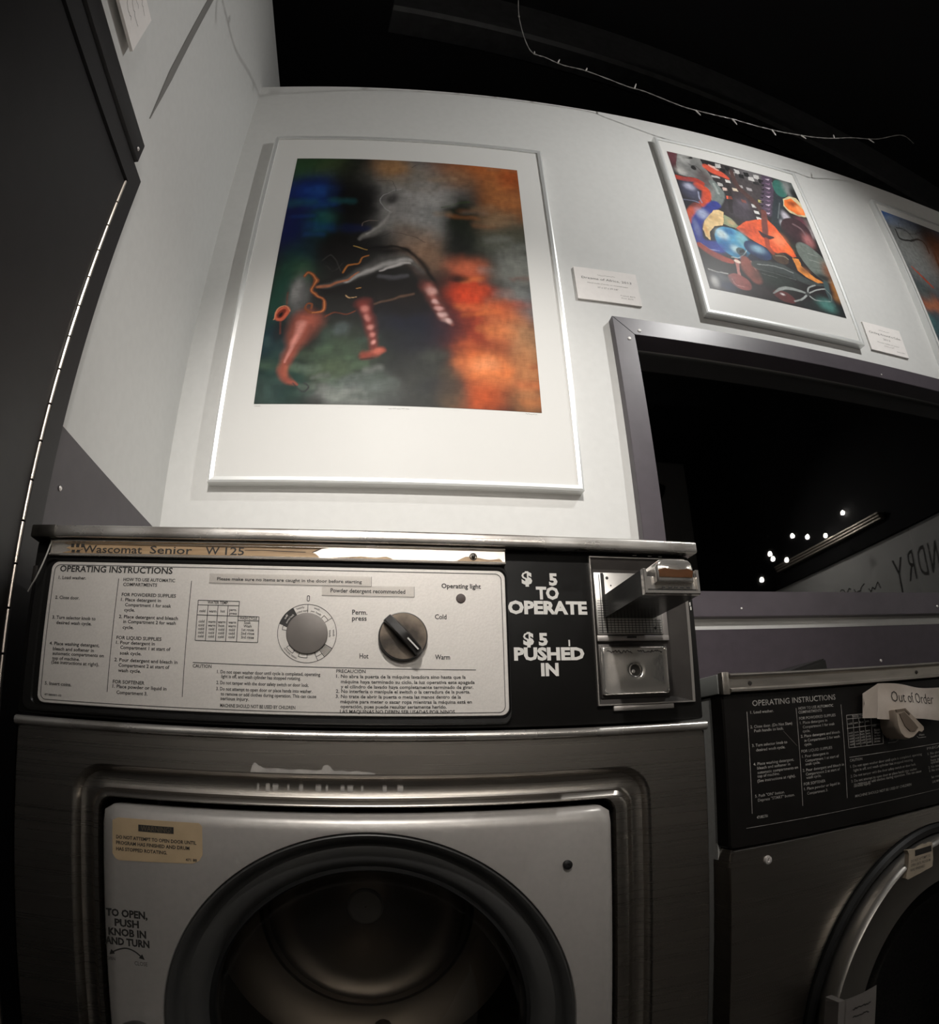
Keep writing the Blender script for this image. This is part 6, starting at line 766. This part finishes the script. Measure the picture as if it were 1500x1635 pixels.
# sticker on the door ring
bm = BM(); slab(bm, [(.2301, .7490), (.2330, .7440), (.2310, .7300), (.2262, .7175), (.2300, .7150), (.2752, .7210), (.2772, .7300), (.2762, .7500), (.2700, .7480), (.2640, .7500), (.2500, .7470)][::-1], -.0298, -.0235); finish('warning_sticker', bm, M['sticker2'], d2, smooth=0)
bm = BM(); box(bm, .2435, .2740, -.0301, -.0299, .7395, .7465); finish('warning_box', bm, M['ink'], d2, smooth=0)
text_obj('warning_text', [['DO NOT ATTEMPT TO', .2360, .7335, .036, .0030], ['OPEN UNTIL PROGRAM', .2355, .7285, .036, .0030], ['HAS FINISHED', .2350, .7235, .026, .0030]], -.0300, M['inkgrey'], d2, off=.004)
bm = BM(); loft(bm, [[(.1140, -.045, .6105), (.1170, -.047, .6108), (.1400, -.048, .6120), (.1625, -.046, .6138)], [(.1140, -.045, .5500), (.1170, -.047, .5500), (.1400, -.048, .5500), (.1625, -.046, .5500)]], closed=False)
box(bm, .106, .1145, -.047, -.026, .5500, .6106)
tagc = finish('door_tag', bm, M['tagpaper'], d2, smooth=0)
text_obj('tag_print', [['PUSH HERE', .126, .597, .026, .0035], ['TO CLOSE', .126, .588, .024, .0035]] if False else [], -.0485, M['ink'], d2) if False else None
bm = BM(); squiggle(bm, .126, .596, .026, .003, -.0484, 16, t=.0014); squiggle(bm, .126, .586, .024, .003, -.0484, 16, t=.0014); finish('tag_print', bm, M['ink'], d2, smooth=0)
# beige selector lever
bm = BM()
tear = [(.2244, .9100), (.2420, .9105), (.2458, .9083), (.2620, .8960), (.2750, .8855), (.2750, .8820), (.2706, .8795), (.2640, .8815), (.2600, .8790), (.2530, .8755), (.2440, .8745), (.2360, .8765), (.2290, .8830), (.2250, .8930)]
tc = (.2485, .8905)
def ti(e): return [(tc[0]+(x-tc[0])*(1-e), tc[1]+(z-tc[1])*(1-e)) for x, z in tear]
loft(bm, [P3(ti(.12), -.001), P3(ti(.06), -.012), P3(ti(0), -.024), P3(ti(.01), -.0285), P3(ti(.07), -.0305), P3(ti(.30), -.0300)], cap0=True, cap1=True); flip_check(bm); kb2 = finish('selector_knob', bm, M['beige'], w2, smooth=50)
bm = BM(); slab(bm, [(.2300, .9045), (.2390, .9060), (.2560, .8920), (.2620, .8860), (.2560, .8825), (.2470, .8830), (.2380, .8900)][::-1], -.0312, -.0300)
finish('knob_recess', bm, M['beigedark'], kb2, smooth=0)
bm = BM(); slab(bm, [(.2250, .9098), (.2420, .9100), (.2500, .9035), (.2485, .9020), (.2410, .9075), (.2255, .9065)][::-1], -.0310, -.0290); finish('knob_groove', bm, M['beigedark'], kb2, smooth=0)
bm = BM(); seg(bm, .076, .9010, .094, .8835, .0005, -.0002); finish('scratch', bm, M['inkgrey'], cp, smooth=0)

# hand-made sign on the second washer
nt_ = empty('paper_sign', (.337+.28*math.cos(.062), .57+.28*math.sin(.062), .915), .062, label='creased white Out of Order paper sign stuck on the right washer panel', cat='sign')
def sheet_y(x, z): return -.0205+.0016*math.sin(x*75+z*40)+.0007*math.sin(z*160+x*30)-.002*math.exp(-((x+.025)/.02)**2-((z+.02)/.015)**2)
bm = BM(); nx, nz_ = 40, 14; rows = []
for j in range(nz_+1):
    row = []
    for i in range(nx+1):
        s = i/nx; t = j/nz_
        x = .2105-.28+s*.150-(t)*.0078; z = .9421-.915-s*.0165-t*.0390+.0012*math.sin(s*9)*(1-t)-.0010*math.sin(s*7+1)*t
        row.append(bm.verts.new((x, sheet_y(x, z), z)))
    rows.append(row)
for j in range(nz_):
    for i in range(nx): bm.faces.new((rows[j][i], rows[j+1][i], rows[j+1][i+1], rows[j][i+1]))
sheet = finish('sheet', bm, M['paper'], nt_, smooth=60)
bm = BM(); bm.faces.new([bm.verts.new(p) for p in ((.2105-.28, -.020, .0271), (.2027-.28, -.020, -.0119), (.1930-.28, -.006, -.0100), (.1990-.28, -.004, .0180))]); bm.faces.new([bm.verts.new(p) for p in ((.1990-.28, -.004, .0180), (.1960-.28, -.008, .0080), (.1915-.28, -.010, .0010), (.1925-.28, -.012, .0060))])
finish('folded_edge', bm, M['paper'], nt_, smooth=0)
bm = BM()
def nmap(a_, b_):
    z = b_-(a_+.28-.2306)*.11; return (a_, sheet_y(a_, z)-.0005, z)
put_text(bm, 'Out of Order', .2306-.28, .9197-.915, .0815, .0125, 0, -.008, nmap); finish('lettering', bm, M['ink'], nt_, smooth=0)

# black tray lying behind on the second washer
t_ = empty('detergent_tray', (.665, .87, .9655), .062, label='flat black tray lying on the right washer against the wall', cat='tray')
bm = BM(); loft(bm, [[(-.085, -.05, 0), (.028, -.05, 0), (.028, .05, 0), (-.085, .05, 0)], [(-.083, -.048, .020), (.024, -.048, .044), (.024, .048, .044), (-.083, .048, .020)]], cap0=True, cap1=True); flip_check(bm)
bmesh.ops.bevel(bm, geom=list(bm.edges), offset=.003, segments=2, affect='EDGES'); finish('tray_body', bm, M['blackplastic'], t_)
bm = BM(); box(bm, .0285, .040, -.03, .03, .001, .030, bev=.004); finish('tray_handle', bm, M['greylid'], t_)


# ------------------------------------------------------------ lamps
def spot(name, loc, aim, energy, size, blend, radius, c, label):
    r = empty(name, loc, label=label, cat='lamp', group=None)
    d = (Vector(aim)-Vector(loc)).normalized()
    q = d.to_track_quat('-Z', 'Y')
    bm = BM()
    loft(bm, [[(rr*math.cos(2*PI*k/24), rr*math.sin(2*PI*k/24), z) for k in range(24)] for rr, z in ((.058, -.02), (.060, -.02), (.060, .03), (.045, .12), (.02, .13), (.001, .13))])
    h = finish('lamp_shade', bm, M['lamp'], r); h.rotation_mode = 'QUATERNION'; h.rotation_quaternion = q
    bm = BM(); cyl(bm, (0, 0, .03), (0, 0, 3.6-loc[2]), .008, 10); finish('stem', bm, M['lamp'], r)
    L = bpy.data.lights.new(name, 'SPOT'); L.energy = energy; L.spot_size = math.radians(size); L.spot_blend = blend; L.shadow_soft_size = radius; L.color = c
    lo = bpy.data.objects.new(name+'_light', L); link(lo); lo.location = Vector(loc); lo.rotation_mode = 'QUATERNION'; lo.rotation_quaternion = q
    return r
WARM = (1, .955, .90)
wl_ = spot('wall_lamp', (1.25, .10, 2.62), (.55, .85, 1.45), 56, 148, 1., .012, (1, .99, .965), 'black wall-washing lamp high on the right with an added light-blocking flag below')
bm = BM(); box(bm, -.35, .35, -.16, .0135, -.054, -.050); sh = finish('light_flag', bm, M['lamp'], wl_, smooth=0)  # added flag, keeps the wall lamp's light off the washers
spot('spot_lamp', (0, -.9, 2.45), (.15, 1.03, 1.22), 190, 41, 1., .03, WARM, 'black track lamp high behind the camera facing the washers')
spot('spot_lamp', (1.9, -1.6, 2.6), (3.0, -.8, 1.7), 40, 90, 1., .04, WARM, 'added black lamp lighting the lettered right wall')  # added lamp, brightens the right wall mirrored in the window
# added fill light behind the camera, glowing tubes that brighten the steel
fb = empty('steel_fill_light', (.3, -2.4, 2.2), label='added twin-tube fill light behind the camera for the steel reflections', cat='lamp')
bm = BM(); box(bm, -.75, .75, -.05, .02, .05, .10, bev=.004); finish('housing', bm, mat('fill_light_white', (.7, .7, .68), .5), fb)  # housing of the added fill light
tm = emis('fill_tube_glow', (1, .95, .89), 30)
for z in (-.02, .03):
    bm = BM(); cyl(bm, (-.72, 0, z), (.72, 0, z), .016, 16); finish('fill_light_tube', bm, tm, fb)
for x in (-.6, .6):
    bm = BM(); cyl(bm, (x, -.02, .10), (x, -.02, 1.4), .003, 6); finish('fill_light_hanger', bm, M['lamp'], fb)

w = bpy.data.worlds.new('World'); sc.world = w; w.use_nodes = True
w.node_tree.nodes['Background'].inputs[0].default_value = (.8, .85, 1, 1); w.node_tree.nodes['Background'].inputs[1].default_value = .002

# ------------------------------------------------------------ camera (wide lens of a phone clip-on fisheye)
cam = bpy.data.cameras.new('camera'); co = bpy.data.objects.new('camera', cam); link(co)
Rm = ((0.99252889, 0.1210081, -0.01560278), (-0.12067441, 0.95473629, -0.27187553), (-0.0180026, 0.27172717, 0.96220593))
mw = Matrix(((Rm[0][0], Rm[0][2], -Rm[0][1], 0), (Rm[1][0], Rm[1][2], -Rm[1][1], 0), (Rm[2][0], Rm[2][2], -Rm[2][1], .9), (0, 0, 0, 1)))
co.matrix_world = mw
cam.type = 'PANO'; cam.panorama_type = 'FISHEYE_LENS_POLYNOMIAL'; cam.sensor_fit = 'HORIZONTAL'; cam.sensor_width = 36
cam.fisheye_fov = math.radians(200)
K = (0.04122263626314163, -3.360865278805618e-05, 1.618101793704241e-06, -1.2404575887341982e-07)
cam.fisheye_polynomial_k0 = 0; cam.fisheye_polynomial_k1 = -K[0]; cam.fisheye_polynomial_k2 = -K[1]; cam.fisheye_polynomial_k3 = -K[2]; cam.fisheye_polynomial_k4 = -K[3]
cam.shift_x = 17.8722/1500; cam.shift_y = 102.7654/1635
cam.clip_start = .005; cam.clip_end = 50
sc.camera = co
sc.view_settings.view_transform = 'Standard'; sc.view_settings.look = 'None'; sc.view_settings.gamma = 1; sc.view_settings.use_curve_mapping = False
sc.view_settings.exposure = 0
